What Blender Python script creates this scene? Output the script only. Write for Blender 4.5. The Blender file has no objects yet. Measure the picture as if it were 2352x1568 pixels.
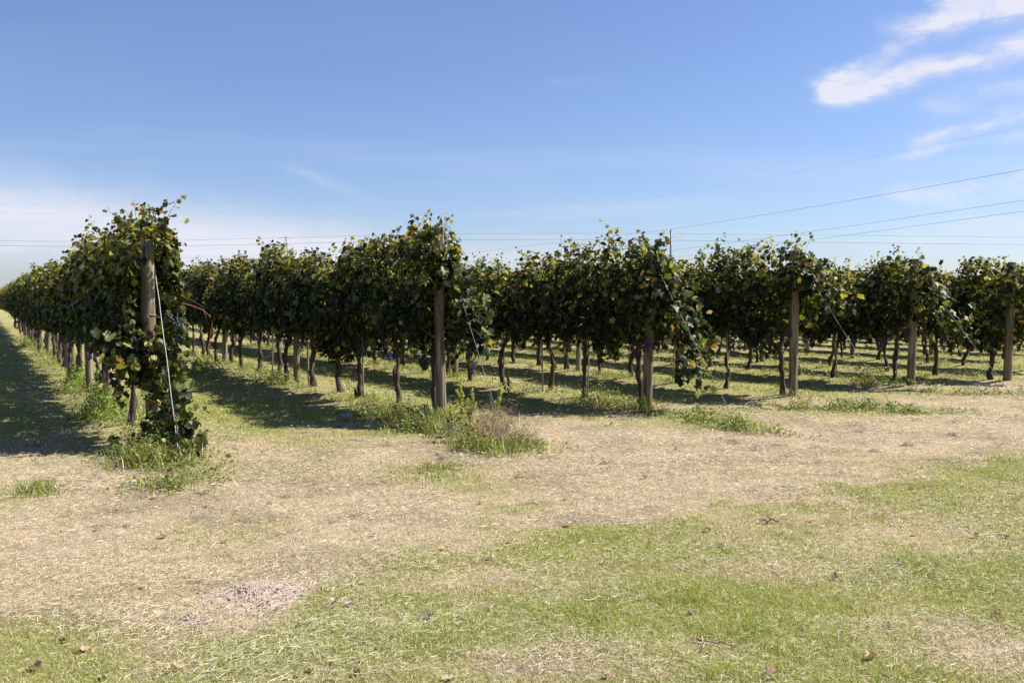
import bpy, math, random
import numpy as np
from mathutils import Matrix, Vector

# ------------------------------------------------------------------ camera, sky, sun, exposure
scene = bpy.context.scene
EYE = 1.6                       # camera height in metres
FOC = 2060.0                    # focal length in units of a 2352-wide picture
PITCH = math.atan(92 / FOC)
cam_d = bpy.data.cameras.new('camera'); cam = bpy.data.objects.new('camera', cam_d)
scene.collection.objects.link(cam); scene.camera = cam
cam.location = (0, 0, EYE); cam.rotation_euler = (math.radians(90) - PITCH, 0, 0)
cam_d.sensor_fit = 'HORIZONTAL'; cam_d.sensor_width = 36; cam_d.lens = 36 * FOC / 2352
cam_d.clip_end = 6000; cam_d.clip_start = 0.05

SUN_AZ = math.radians(76)       # clockwise from +Y (straight ahead) towards +X (right)
SUN_EL = math.radians(49)
sun_dir = Vector((math.sin(SUN_AZ) * math.cos(SUN_EL), math.cos(SUN_AZ) * math.cos(SUN_EL), math.sin(SUN_EL)))
sd = bpy.data.lights.new('sun', 'SUN'); sd.energy = 5.0; sd.angle = math.radians(0.53); sd.color = (1, .955, .89)
so = bpy.data.objects.new('sun', sd); scene.collection.objects.link(so)
so.rotation_euler = (-sun_dir).to_track_quat('-Z', 'Y').to_euler()

world = bpy.data.worlds.new('World'); scene.world = world; world.use_nodes = True
wt = world.node_tree; wt.nodes.clear()


class NG:
    """tiny helper to write node graphs"""
    def __init__(s, t): s.t = t
    def n(s, typ, **kw):
        nd = s.t.nodes.new(typ)
        for k, v in kw.items(): setattr(nd, k, v)
        return nd
    def put(s, sock, v):
        if isinstance(v, bpy.types.NodeSocket): s.t.links.new(v, sock)
        else: sock.default_value = v
    def m(s, op, a, b=0.0, c=0.0, clamp=False):
        nd = s.n('ShaderNodeMath', operation=op, use_clamp=clamp)
        s.put(nd.inputs[0], a); s.put(nd.inputs[1], b); s.put(nd.inputs[2], c)
        return nd.outputs[0]
    def mix(s, f, a, b, blend='MIX'):
        nd = s.n('ShaderNodeMix', data_type='RGBA', blend_type=blend)
        s.put(nd.inputs[0], f)
        for i, v in ((6, a), (7, b)):
            s.put(nd.inputs[i], v if isinstance(v, bpy.types.NodeSocket) or len(v) == 4 else (*v, 1))
        return nd.outputs[2]
    def noise(s, vec, scale, detail=4, rough=.55, dist=0.0):
        nd = s.n('ShaderNodeTexNoise'); s.put(nd.inputs['Vector'], vec)
        nd.inputs['Scale'].default_value = scale; nd.inputs['Detail'].default_value = detail
        nd.inputs['Roughness'].default_value = rough; nd.inputs['Distortion'].default_value = dist
        return nd.outputs['Fac']
    def ramp(s, f, stops):
        nd = s.n('ShaderNodeValToRGB'); s.put(nd.inputs[0], f); cr = nd.color_ramp
        while len(cr.elements) < len(stops): cr.elements.new(.5)
        for e, (p, c) in zip(cr.elements, stops): e.position = p; e.color = (*c, 1) if len(c) == 3 else c
        return nd.outputs[0]
    def smooth(s, x, a, b):
        nd = s.n('ShaderNodeMapRange', interpolation_type='SMOOTHSTEP'); s.put(nd.inputs[0], x)
        nd.inputs[1].default_value = a; nd.inputs[2].default_value = b
        return nd.outputs[0]


w = NG(wt)
sky = w.n('ShaderNodeTexSky', sky_type='NISHITA', sun_disc=False, sun_elevation=SUN_EL, sun_rotation=SUN_AZ,
          altitude=50, air_density=1.0, dust_density=0.6, ozone_density=3.0)
tc = w.n('ShaderNodeTexCoord')
sep = w.n('ShaderNodeSeparateXYZ'); wt.links.new(tc.outputs['Generated'], sep.inputs[0])
az = w.m('MULTIPLY', w.m('ARCTAN2', sep.outputs[0], sep.outputs[1]), 57.29578)      # degrees right of straight ahead
el = w.m('MULTIPLY', w.m('ARCSINE', sep.outputs[2]), 57.29578)                        # degrees above the horizon
# wispy high cloud: a thin layer seen at a slant, so its pattern is laid out on a flat sheet overhead
zz = w.m('ADD', w.m('MAXIMUM', sep.outputs[2], 0.0), .06)
cmb = w.n('ShaderNodeCombineXYZ')
w.put(cmb.inputs[0], w.m('DIVIDE', sep.outputs[0], zz)); w.put(cmb.inputs[1], w.m('DIVIDE', sep.outputs[1], zz))
rot = w.n('ShaderNodeMapping'); wt.links.new(cmb.outputs[0], rot.inputs[0])
rot.inputs['Rotation'].default_value = (0, 0, math.radians(-38)); rot.inputs['Scale'].default_value = (.35, 1.5, 1)
fine = w.noise(rot.outputs[0], 3.0, 9, .62, .6)
rot2 = w.n('ShaderNodeMapping'); wt.links.new(cmb.outputs[0], rot2.inputs[0])
rot2.inputs['Rotation'].default_value = (0, 0, math.radians(-25)); rot2.inputs['Scale'].default_value = (.5, 1.1, 1)
rot2.inputs['Location'].default_value = (3.1, 1.7, 0)
big = w.noise(rot2.outputs[0], .9, 4, .5, .3)
aew = w.n('ShaderNodeCombineXYZ'); w.put(aew.inputs[0], w.m('MULTIPLY', az, .1)); w.put(aew.inputs[1], w.m('MULTIPLY', el, .16))
warp1 = w.m('MULTIPLY', w.m('SUBTRACT', w.noise(aew.outputs[0], 2.6, 6, .6), .5), 2.2)
warp2 = w.m('MULTIPLY', w.m('SUBTRACT', w.noise(aew.outputs[0], 3.4, 7, .62), .5), 2.2)
azw = w.m('ADD', az, w.m('MULTIPLY', warp1, 1.6)); elw = w.m('ADD', el, w.m('MULTIPLY', warp2, .75))


def streak(a0, e0, a1, e1, wid, amp, soft=1.0):
    """one long wisp from (azimuth, elevation) to another, in degrees"""
    L = math.hypot(a1 - a0, e1 - e0); ux, uy = (a1 - a0) / L, (e1 - e0) / L
    x = w.m('SUBTRACT', azw, a0); y = w.m('SUBTRACT', elw, e0)
    sx = w.m('ADD', w.m('MULTIPLY', x, ux), w.m('MULTIPLY', y, uy))
    sy = w.m('ADD', w.m('MULTIPLY', x, -uy), w.m('MULTIPLY', y, ux))
    ends = w.m('MULTIPLY', w.smooth(sx, -.6 * soft, 1.2 * soft), w.smooth(sx, L + 4, L - 2))
    q = w.m('DIVIDE', sy, wid)
    g = w.m('EXPONENT', w.m('MULTIPLY', w.m('MULTIPLY', q, q), -1.0))
    return w.m('MULTIPLY', w.m('MULTIPLY', g, ends), amp)


wisps = [(18.4, 11.9, 41, 15.8, .62, 1.0), (18.8, 12.5, 23.4, 14.6, .42, .62), (18.5, 12.2, 21.5, 12.8, .75, .42), (22.4, 15.2, 42, 16.6, .55, .85),
         (24.4, 16.7, 44, 16.9, .75, .95), (24.0, 10.8, 44, 14.2, .6, .34), (23.4, 9.0, 29.5, 10.4, .36, .62),
         (22.6, 8.2, 25.5, 8.7, .28, .5), (28.0, 9.0, 44, 10.5, .5, .4), (22.6, 6.1, 44, 7.6, .5, .58), (25.4, 5.6, 27.5, 5.8, .45, .45), (22.0, 3.6, 44, 4.6, .6, .30),
         (-14.3, 8.4, -11.2, 7.2, .35, .22), (2.4, 13.6, 4.6, 13.4, .2, .07)]
tot = None
for s in wisps:
    g = streak(*s); tot = g if tot is None else w.m('ADD', tot, g)
ae = w.n('ShaderNodeCombineXYZ'); w.put(ae.inputs[0], w.m('MULTIPLY', az, .1)); w.put(ae.inputs[1], w.m('MULTIPLY', el, .1))
rot3 = w.n('ShaderNodeMapping'); wt.links.new(ae.outputs[0], rot3.inputs[0]); rot3.inputs['Rotation'].default_value = (0, 0, math.radians(-16)); rot3.inputs['Scale'].default_value = (1, 2.6, 1)
fib = w.noise(rot3.outputs[0], 3.2, 9, .60, .5)
tot = w.m('MULTIPLY', tot, w.m('ADD', .25, w.m('MULTIPLY', w.smooth(fib, .30, .62), .80)))
# thin veil all round the sky, patchy, thicker towards the horizon where the layer is seen edge on
veil = w.m('MULTIPLY', w.smooth(big, .44, .78), w.m('ADD', .35, w.m('MULTIPLY', fine, .7)))
veil = w.m('MULTIPLY', veil, w.m('ADD', .05, w.m('MULTIPLY', w.smooth(el, 13, 2.0), .36)))
low = w.m('MULTIPLY', streak(-46, 7.0, -9, 2.6, 1.9, .66, 3.0), w.m('ADD', .55, w.m('MULTIPLY', fine, .8)))
low2 = w.m('MULTIPLY', streak(-44, 4.0, 6, 2.2, 1.4, .30, 3.0), w.m('ADD', .5, fine))
cl = w.m('ADD', w.m('ADD', tot, veil), w.m('ADD', low, low2))
cl = w.m('MINIMUM', w.m('MAXIMUM', cl, 0.0), .92)
skyc = w.mix(1.0, sky.outputs[0], (.95, .985, 1.19), 'MULTIPLY')
cloudc = (6.9, 6.9, 7.8)
bg = w.n('ShaderNodeBackground'); bg.inputs[1].default_value = 0.0545
w.put(bg.inputs[0], w.mix(cl, skyc, cloudc))
wo = w.n('ShaderNodeOutputWorld'); wt.links.new(bg.outputs[0], wo.inputs[0])

vs = scene.view_settings
vs.view_transform = 'Standard'; vs.look = 'None'; vs.exposure = 1.17; vs.gamma = 1.0; vs.use_curve_mapping = False
cy = scene.cycles
cy.use_adaptive_sampling = True; cy.adaptive_threshold = .02
cy.max_bounces = 4; cy.diffuse_bounces = 2; cy.glossy_bounces = 1; cy.transmission_bounces = 4; cy.transparent_max_bounces = 4

# ------------------------------------------------------------------ helpers
rng = np.random.default_rng(11); random.seed(5)
col = scene.collection
SP, CP = math.sin(PITCH), math.cos(PITCH)


def ray(px, py):
    dx = (px - 1176) / FOC; dz = -(py - 784) / FOC
    return np.array([dx, CP + SP * dz, -SP + CP * dz])


def gp(px, py, z=0.0):
    """point of the ground seen at a picture point (2352 wide)"""
    r = ray(px, py); t = (z - EYE) / r[2]
    return np.array([r[0] * t, r[1] * t, z])


def at(px, py, D):
    """point at depth D metres seen at a picture point"""
    r = ray(px, py); t = D / r[1]
    return np.array([r[0] * t, D, EYE + r[2] * t])


LAT = rng.random((64, 256, 256)).astype(np.float32)


def vn(x, y, seed=0):
    """smooth value noise in 0..1"""
    L = LAT[seed % 64]; x = np.asarray(x, float) + seed * 7.31; y = np.asarray(y, float) + seed * 3.17
    xi = np.floor(x).astype(int); yi = np.floor(y).astype(int); fx = x - xi; fy = y - yi
    fx = fx * fx * (3 - 2 * fx); fy = fy * fy * (3 - 2 * fy)
    a = L[xi & 255, yi & 255]; b = L[(xi + 1) & 255, yi & 255]; c = L[xi & 255, (yi + 1) & 255]; d = L[(xi + 1) & 255, (yi + 1) & 255]
    return (a * (1 - fx) + b * fx) * (1 - fy) + (c * (1 - fx) + d * fx) * fy


def fbm(x, y, seed=0, oct=3):
    s = 0; a = .5; t = 0
    for i in range(oct): s = s + a * vn(x * 2 ** i, y * 2 ** i, seed + i * 5); t += a; a *= .5
    return s / t


def ss(x, a, b):
    t = np.clip((x - a) / (b - a), 0, 1); return t * t * (3 - 2 * t)


def norm(a): return a / (np.linalg.norm(a, axis=-1, keepdims=True) + 1e-9)


def mesh_np(name, V, T, C=None, mats=(), smooth=False):
    V = np.asarray(V, np.float32); T = np.asarray(T, np.int32)
    me = bpy.data.meshes.new(name)
    me.vertices.add(len(V)); me.vertices.foreach_set('co', V.ravel())
    me.loops.add(T.size); me.loops.foreach_set('vertex_index', T.ravel())
    me.polygons.add(len(T)); me.polygons.foreach_set('loop_start', np.arange(0, T.size, T.shape[1], dtype=np.int32))
    if smooth: me.polygons.foreach_set('use_smooth', np.ones(len(T), bool))
    me.update(calc_edges=True)
    if C is not None:
        C4 = np.ones((len(V), 4), np.float32); C4[:, :3] = C
        me.attributes.new('Col', 'FLOAT_COLOR', 'POINT').data.foreach_set('color', C4.ravel())
    for m in mats: me.materials.append(m)
    return me


class MB:
    """collects triangle pieces into one mesh"""
    def __init__(s): s.V = []; s.T = []; s.C = []; s.n = 0
    def add(s, V, T, C=(.5, .5, .5)):
        V = np.asarray(V, float); s.V.append(V); s.T.append(np.asarray(T, int) + s.n)
        C = np.asarray(C, float); s.C.append(np.broadcast_to(C, (len(V), 3)) if C.ndim == 1 else C); s.n += len(V); return s
    def mesh(s, name, mat, smooth=False):
        return mesh_np(name, np.concatenate(s.V), np.concatenate(s.T), np.concatenate(s.C), [mat], smooth)
    def tube(s, P, R, k=6, C=(.5, .5, .5), cap=True, wob=0.0):
        P = np.asarray(P, float); n = len(P); R = np.broadcast_to(np.asarray(R, float), (n,))
        d = np.gradient(P, axis=0); d = norm(d); ref = np.array([0, 0, 1.]) if abs(d[0][2]) < .8 else np.array([1., 0, 0])
        a = norm(np.cross(d, ref)); b = np.cross(d, a); th = np.linspace(0, 2 * math.pi, k, endpoint=False)
        r = R[:, None] * (1 + wob * (rng.random((n, k)) - .5))
        V = P[:, None] + r[..., None] * (np.cos(th)[None, :, None] * a[:, None] + np.sin(th)[None, :, None] * b[:, None])
        V = V.reshape(-1, 3); i = np.arange(n - 1)[:, None] * k; j = np.arange(k)[None]; j2 = (j + 1) % k
        T = np.concatenate([np.stack([i + j, i + j2, i + k + j2], -1).reshape(-1, 3), np.stack([i + j, i + k + j2, i + k + j], -1).reshape(-1, 3)])
        if cap:
            V = np.concatenate([V, P[:1], P[-1:]]); c0 = n * k; jj = np.arange(k); j3 = (jj + 1) % k
            T = np.concatenate([T, np.stack([np.full(k, c0), j3, jj], -1), np.stack([np.full(k, c0 + 1), (n - 1) * k + jj, (n - 1) * k + j3], -1)])
        return s.add(V, T, C)
    def box(s, c, d, C=(.5, .5, .5)):
        c = np.array(c); d = np.array(d) / 2
        V = np.array([[x, y, z] for x in (-1, 1) for y in (-1, 1) for z in (-1, 1)]) * d + c
        T = [(0, 1, 3), (0, 3, 2), (4, 6, 7), (4, 7, 5), (0, 4, 5), (0, 5, 1), (2, 3, 7), (2, 7, 6), (0, 2, 6), (0, 6, 4), (1, 5, 7), (1, 7, 3)]
        return s.add(V, T, C)


def obj(name, me, parent=None, loc=None, rz=None, label=None, cat=None, group=None, kind=None):
    o = bpy.data.objects.new(name, me); col.objects.link(o)
    if parent is not None: o.parent = parent
    if loc is not None: o.location = loc
    if rz is not None: o.rotation_euler = (0, 0, rz)
    if label: o['label'] = label
    if cat: o['category'] = cat
    if group: o['group'] = group
    if kind: o['kind'] = kind
    return o


# ------------------------------------------------------------------ materials
def mat(name):
    m = bpy.data.materials.new(name); m.use_nodes = True; t = m.node_tree; t.nodes.clear(); g = NG(t)
    out = g.n('ShaderNodeOutputMaterial'); return m, g, out


def principled(g, color, rough=.7, spec=.3, normal=None):
    p = g.n('ShaderNodeBsdfPrincipled'); g.put(p.inputs['Base Color'], color if isinstance(color, bpy.types.NodeSocket) or len(color) == 4 else (*color, 1))
    g.put(p.inputs['Roughness'], rough); p.inputs['Specular IOR Level'].default_value = spec
    if normal is not None: g.put(p.inputs['Normal'], normal)
    return p


def bump(g, h, dist, strength=1.0):
    b = g.n('ShaderNodeBump'); g.put(b.inputs['Height'], h); b.inputs['Distance'].default_value = dist; b.inputs['Strength'].default_value = strength
    return b.outputs[0]


def colattr(g):
    a = g.n('ShaderNodeAttribute'); a.attribute_name = 'Col'; return a.outputs['Color']


def thin_mat(name, trans, gain, rough, spec, vary=0.0, under=None):
    """leaves and blades: gloss on the face, light passing through from behind"""
    m, g, out = mat(name); c = colattr(g)
    if vary:
        ob = g.n('ShaderNodeTexCoord'); nz = g.noise(ob.outputs['Object'], 26, 4)
        c = g.mix(1.0, c, g.ramp(nz, [(.25, (1 - vary,) * 3), (.75, (1 + vary * .6,) * 3)]), 'MULTIPLY')
    face = c
    if under is not None:
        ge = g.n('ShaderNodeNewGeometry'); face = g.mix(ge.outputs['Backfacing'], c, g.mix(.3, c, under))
    p = principled(g, face, rough, spec)
    tr = g.n('ShaderNodeBsdfTranslucent'); g.put(tr.inputs[0], g.mix(1.0, c, gain, 'MULTIPLY'))
    mx = g.n('ShaderNodeMixShader'); mx.inputs[0].default_value = trans
    g.t.links.new(p.outputs[0], mx.inputs[1]); g.t.links.new(tr.outputs[0], mx.inputs[2]); g.t.links.new(mx.outputs[0], out.inputs[0])
    return m


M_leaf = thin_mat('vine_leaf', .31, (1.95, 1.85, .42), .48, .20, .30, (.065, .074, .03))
M_grass = thin_mat('grass_blades', .25, (1.5, 1.5, .8), .6, .25)
M_straw = thin_mat('dry_straw', .12, (1.2, 1.1, .9), .6, .3)
M_weed = thin_mat('weed_leaves', .3, (2.0, 2.0, .7), .5, .35)
M_dead = thin_mat('dead_leaf', .15, (1.5, 1.1, .8), .7, .2, .35)


def attr_mat(name, rough, spec):
    m, g, out = mat(name); p = principled(g, colattr(g), rough, spec); g.t.links.new(p.outputs[0], out.inputs[0]); return m


M_cane = attr_mat('vine_cane', .7, .25)
M_plain = attr_mat('painted', .5, .4)


def wood_mat():
    m, g, out = mat('weathered_post'); tcn = g.n('ShaderNodeTexCoord'); oi = g.n('ShaderNodeObjectInfo')
    mp = g.n('ShaderNodeMapping'); g.put(mp.inputs[0], tcn.outputs['Object']); mp.inputs['Scale'].default_value = (30, 30, 1.6)
    off = g.n('ShaderNodeCombineXYZ'); g.put(off.inputs[2], g.m('MULTIPLY', oi.outputs['Random'], 37.0)); g.put(mp.inputs['Location'], off.outputs[0])
    a = g.noise(mp.outputs[0], 1.0, 6, .6, .4)
    mp2 = g.n('ShaderNodeMapping'); g.put(mp2.inputs[0], tcn.outputs['Object']); mp2.inputs['Scale'].default_value = (6, 6, 1.3); g.put(mp2.inputs['Location'], off.outputs[0])
    b = g.noise(mp2.outputs[0], 1.0, 5, .6, .8)
    c = g.ramp(a, [(.32, (.06, .047, .035)), (.5, (.235, .19, .135)), (.68, (.40, .345, .265))])
    c = g.mix(g.smooth(b, .52, .72), c, (.26, .19, .125)); c = g.mix(g.smooth(b, .46, .3), c, (.36, .345, .29))
    tint = g.mix(oi.outputs['Random'], (1, 1, 1), (.66, .64, .54)); c = g.mix(1.0, c, tint, 'MULTIPLY')
    p = principled(g, c, .85, .15, bump(g, a, .02, 1.0)); g.t.links.new(p.outputs[0], out.inputs[0]); return m


M_wood = wood_mat()


def bark_mat():
    m, g, out = mat('vine_bark'); tcn = g.n('ShaderNodeTexCoord')
    mp = g.n('ShaderNodeMapping'); g.put(mp.inputs[0], tcn.outputs['Object']); mp.inputs['Scale'].default_value = (60, 60, 7)
    a = g.noise(mp.outputs[0], 1.0, 6, .65, .6); b = g.noise(tcn.outputs['Object'], 9, 4)
    c = g.ramp(a, [(.3, (.025, .019, .015)), (.52, (.085, .064, .048)), (.75, (.20, .16, .125))])
    c = g.mix(g.smooth(b, .55, .75), c, (.17, .13, .105))
    p = principled(g, c, .9, .1, bump(g, a, .02, 1.0)); g.t.links.new(p.outputs[0], out.inputs[0]); return m


M_bark = bark_mat()


def simple(name, c, rough=.5, metal=0.0, spec=.4, vscale=0, vamt=.3):
    m, g, out = mat(name); cc = (*c, 1)
    if vscale:
        tcn = g.n('ShaderNodeTexCoord'); nz = g.noise(tcn.outputs['Object'], vscale, 5, .6)
        cc = g.mix(1.0, cc, g.ramp(nz, [(.3, (1 - vamt,) * 3), (.7, (1 + vamt * .5,) * 3)]), 'MULTIPLY')
    p = principled(g, cc, rough, spec); p.inputs['Metallic'].default_value = metal; g.t.links.new(p.outputs[0], out.inputs[0]); return m


M_wire = simple('galvanised_wire', (.24, .23, .22), .6, .2, .3, 40, .4)
M_bright = simple('bright_wire', (.36, .36, .36), .5, .2, .4, 8, .2)
M_cable = simple('power_cable', (.13, .15, .19), .6)
M_steel = simple('galvanised_steel', (.17, .18, .20), .55, .3, .4, 3, .2)
M_blue = simple('blue_twine', (.01, .17, .42), .5, 0, .4, 30, .3)
M_green = simple('green_tie', (.02, .22, .16), .5)
M_grape = None


def grape_mat():
    m, g, out = mat('grape_skin'); tcn = g.n('ShaderNodeTexCoord'); nz = g.noise(tcn.outputs['Object'], 34, 3)
    c = g.mix(g.smooth(nz, .35, .75), (.012, .010, .028), (.085, .088, .17))
    p = principled(g, c, .42, .45); g.t.links.new(p.outputs[0], out.inputs[0]); return m


M_grape = grape_mat()


def ground_mat():
    m, g, out = mat('ground_soil_and_thatch'); tcn = g.n('ShaderNodeTexCoord'); P = tcn.outputs['Object']
    base = colattr(g); n1 = g.noise(P, 42, 6, .7); n2 = g.noise(P, 7, 5, .6); n3 = g.noise(P, 1.3, 4, .6)
    mp = g.n('ShaderNodeMapping'); g.put(mp.inputs[0], P); mp.inputs['Scale'].default_value = (30, 160, 1); mp.inputs['Rotation'].default_value = (0, 0, .5)
    mp2 = g.n('ShaderNodeMapping'); g.put(mp2.inputs[0], P); mp2.inputs['Scale'].default_value = (150, 28, 1); mp2.inputs['Rotation'].default_value = (0, 0, .3)
    f = g.m('MAXIMUM', g.noise(mp.outputs[0], 1, 3, .6), g.noise(mp2.outputs[0], 1, 3, .6))
    c = g.mix(1.0, base, g.ramp(n1, [(.25, (.55, .52, .48)), (.55, (1, 1, 1)), (.8, (1.2, 1.18, 1.12))]), 'MULTIPLY')
    c = g.mix(g.m('MULTIPLY', g.smooth(f, .56, .74), .55), c, (.45, .37, .25))
    c = g.mix(1.0, c, g.ramp(n2, [(.3, (.78, .76, .74)), (.65, (1.08, 1.06, 1.04))]), 'MULTIPLY')
    c = g.mix(1.0, c, g.ramp(n3, [(.3, (.86, .88, .86)), (.7, (1.06, 1.04, 1.02))]), 'MULTIPLY')
    h = g.m('ADD', n1, g.m('MULTIPLY', f, .8))
    p = principled(g, c, .95, .08, bump(g, h, .022, .9)); g.t.links.new(p.outputs[0], out.inputs[0]); return m


M_ground = ground_mat()

# ------------------------------------------------------------------ layout of the vineyard rows
post_px = [(352, 1022), (1015, 967), (1487, 942), (1823, 917), (2092, 890), (2312, 880)]
ROW = [gp(*p)[:2] for p in post_px]
vp = ray(-33, 692); RD = norm(vp[:2])                   # direction along every row, away from us
RN = np.array([RD[1], -RD[0]])                          # to the right of it
step = (ROW[4] - ROW[0]) / 4.0
while len(ROW) < 13: ROW.append(ROW[-1] + step * np.array([1.0, 1.0]) + rng.normal(0, .05, 2))
ROW_RZ = math.atan2(RD[1], RD[0])
PITCH_V = 1.27; BAY = 6.3


def row_pt(r, t, v=0.0, z=0.0):
    p = ROW[r] + RD * t + RN * v; return np.array([p[0], p[1], z])


HEAD_D = norm(ROW[4] - ROW[0]); HEAD_N = np.array([-HEAD_D[1], HEAD_D[0]])


def row_coords(x, y):
    """distance past the headland line, and distance from the nearest row's axis"""
    q = np.stack([x - ROW[0][0], y - ROW[0][1]], -1)
    along = q @ RD; perp = q @ RN
    offs = np.array([(np.array(r) - ROW[0]) @ RN for r in ROW]); st = np.array([(np.array(r) - ROW[0]) @ RD for r in ROW])
    d = np.abs(perp[..., None] - offs); k = d.argmin(-1)
    return along - st[k], np.take_along_axis(d, k[..., None], -1)[..., 0], perp, k


# ------------------------------------------------------------------ ground
LB = np.array([gp(*p)[:2] for p in [(-900, 1568), (330, 1530), (560, 1455), (720, 1350), (800, 1285), (1130, 1232), (1500, 1182), (1750, 1152), (2050, 1088), (2352, 1045), (2900, 1000)]])
LB = LB[np.argsort(LB[:, 0])]
patch = []      # (centre x, y, radius x, y, amount) of greener or drier areas


def add_patch(px, py, rx, ry, a): c = gp(px, py); patch.append((c[0], c[1], rx, ry, a))


for a in [(90, 1510, .55, .45, .75), (60, 1440, .5, .25, .3), (1000, 1090, .55, .45, .6), (1080, 1120, .35, .3, .5), (1190, 1165, .3, .2, .5), (70, 1140, .25, .5, .55),
          (1640, 975, .9, .75, .75), (1980, 945, 1.5, .55, .8), (2250, 905, 2.0, .6, .6), (500, 1230, .5, .4, .25), (1000, 990, .9, .6, .6),
          (1230, 1520, .42, .22, -.75), (1750, 1310, .5, .3, -.55), (2030, 1250, .7, .5, -.45), (2260, 1500, .4, .3, -.5), (1900, 1200, 1.0, .4, -.25),
          (1000, 1330, .5, .2, -.3), (2250, 1060, 1.4, .5, .3), (520, 1080, .6, .5, .35), (700, 1030, .7, .6, .2), (1850, 1000, 3, .9, -.2), (1330, 1400, .4, .3, .2), (2200, 1300, .6, .5, .25)]: add_patch(*a)


def green(x, y):
    """how green (1) or straw dry (0) the turf is"""
    x = np.asarray(x, float); y = np.asarray(y, float)
    n = fbm(x * .9, y * .9, 3, 4); n2 = fbm(x * 3.3, y * 3.3, 9, 3)
    yb = np.interp(x, LB[:, 0], LB[:, 1])
    lawn = ss(yb - y + (n2 - .5) * 1.1, -.25, .45)
    t, d, perp, k = row_coords(x, y)
    vine = ss(t + (n - .5) * 2, -1.2, 1.2)
    lv_ = np.maximum(lawn, vine); g = .05 + .74 * lawn + .86 * vine * (1 - .25 * ss(d, 1.3, .9)) + (.6 * (n - .5) + .75 * (n2 - .5)) * (.5 + .5 * lv_)
    for cx, cy_, rx, ry, a in patch:
        g = g + a * np.exp(-((x - cx) / rx) ** 2 - ((y - cy_) / ry) ** 2)
    return np.clip(g, 0.02, .97)


def gz(x, y):
    t, d, perp, k = row_coords(np.asarray(x, float), np.asarray(y, float))
    return (fbm(np.asarray(x) * .8, np.asarray(y) * .8, 21, 3) - .5) * .05 + (vn(np.asarray(x) * 5, np.asarray(y) * 5, 30) - .5) * .012 + .05 * np.exp(-(d / .35) ** 2) * ss(t, -2.0, 0)


gx = np.concatenate([[-3000, -1200, -500, -200, -110, -70, -50, -40, -32, -26, -22, -18, -15, -12.5], np.arange(-10.5, 19.01, .14), [21, 23.5, 26, 30, 35, 42, 50, 65, 90, 150, 300, 700, 1500, 3000]])
gy = np.concatenate([[-300, -100, -30, -10, -3, 0, 1, 2, 2.6], np.arange(3.0, 24.01, .14), np.arange(24.5, 40, .7), [42, 46, 52, 60, 75, 100, 140, 200, 320, 600, 1200, 2500, 4500]])
GX, GY = np.meshgrid(gx, gy, indexing='ij'); fx_, fy_ = GX.ravel(), GY.ravel()
near = ss(fy_, 70, 30) * ss(np.abs(fx_), 60, 30)
GV = np.stack([fx_, fy_, gz(fx_, fy_) * near], -1)
ny = len(gy); i = (np.arange(len(gx) - 1)[:, None] * ny + np.arange(ny - 1)[None]).ravel()
GT = np.stack([i, i + ny, i + ny + 1, i + 1], -1)
gg = green(fx_, fy_)[:, None]; thin_ = fbm(fx_ * 1.7, fy_ * 1.7, 40, 3)[:, None]
dry = np.array([.42, .335, .235]) * (1 - .25 * ss(thin_, .5, .7)) ; grn = np.array([.25, .25, .08])
GC = dry * (1 - gg) + grn * gg
ground = obj('ground', mesh_np('ground', GV, GT, GC, [M_ground], True), kind='structure', label='flat mown turf, straw dry in the middle and greener near the camera', cat='ground')


# ------------------------------------------------------------------ turf: blades, clippings, weeds (nobody could count these)
def scatter(n, y0, y1, spread=1.12, x0=-1.6, x1=1.6):
    """random ground points, evenly per area, between two depths over a wedge somewhat wider than the view"""
    y = np.sqrt(rng.random(n) * (y1 * y1 - y0 * y0) + y0 * y0); x = (rng.random(n) * 2 - 1) * (y * .571 * 1.03 + 1.5)
    return x, y


def blades(x, y, h, wd, lean, C, z0=None, base_dark=.62):
    n = len(x); a = rng.random(n) * 6.283; b = rng.random(n) * 6.283; z = gz(x, y) if z0 is None else z0
    B = np.stack([x, y, z - .004], -1); d = np.stack([np.cos(b), np.sin(b), 0 * b], -1) * (wd / 2)[:, None]
    ld = np.stack([np.cos(a), np.sin(a), 0 * a], -1)
    mid = B + ld * (lean * h * .35)[:, None] + np.array([0, 0, 1]) * (h * .6)[:, None]
    tip = B + ld * (lean * h)[:, None] + np.array([0, 0, 1]) * (h * (1 - .25 * np.minimum(lean, 1)))[:, None]
    V = np.stack([B - d, B + d, mid + d * .75, mid - d * .75, tip], 1).reshape(-1, 3)
    o = np.arange(n)[:, None] * 5
    T = np.concatenate([o + [0, 1, 2], o + [0, 2, 3], o + [3, 2, 4]])
    CC = np.repeat(C, 5, 0)
    return V, T, CC


def pick(pal, n):
    pal = np.array(pal); c = pal[rng.integers(0, len(pal), n)]
    return c * (1 + rng.normal(0, .16, (n, 1))).clip(.55, 1.5) * (1 + rng.normal(0, .05, (n, 3)))


GREENS = [(.205, .275, .045), (.275, .335, .06), (.345, .375, .08), (.16, .225, .04), (.42, .41, .12), (.26, .305, .085)]
STRAWS = [(.47, .385, .26), (.56, .465, .33), (.41, .33, .225), (.62, .53, .39), (.35, .27, .18), (.52, .44, .28)]
OLIVES = [(.37, .34, .13), (.43, .38, .17), (.32, .31, .11)]
SILV = [(.38, .37, .21), (.45, .42, .26), (.31, .32, .15), (.50, .44, .30)]


def turf_colour(x, y):
    g = green(x, y); n = len(x); u = rng.random(n); C = pick(STRAWS, n); G = pick(GREENS, n); O = pick(OLIVES, n)
    C = np.where((u < g * .85)[:, None], G, np.where((u < g * .85 + .22)[:, None], O, C))
    return C, g


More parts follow.
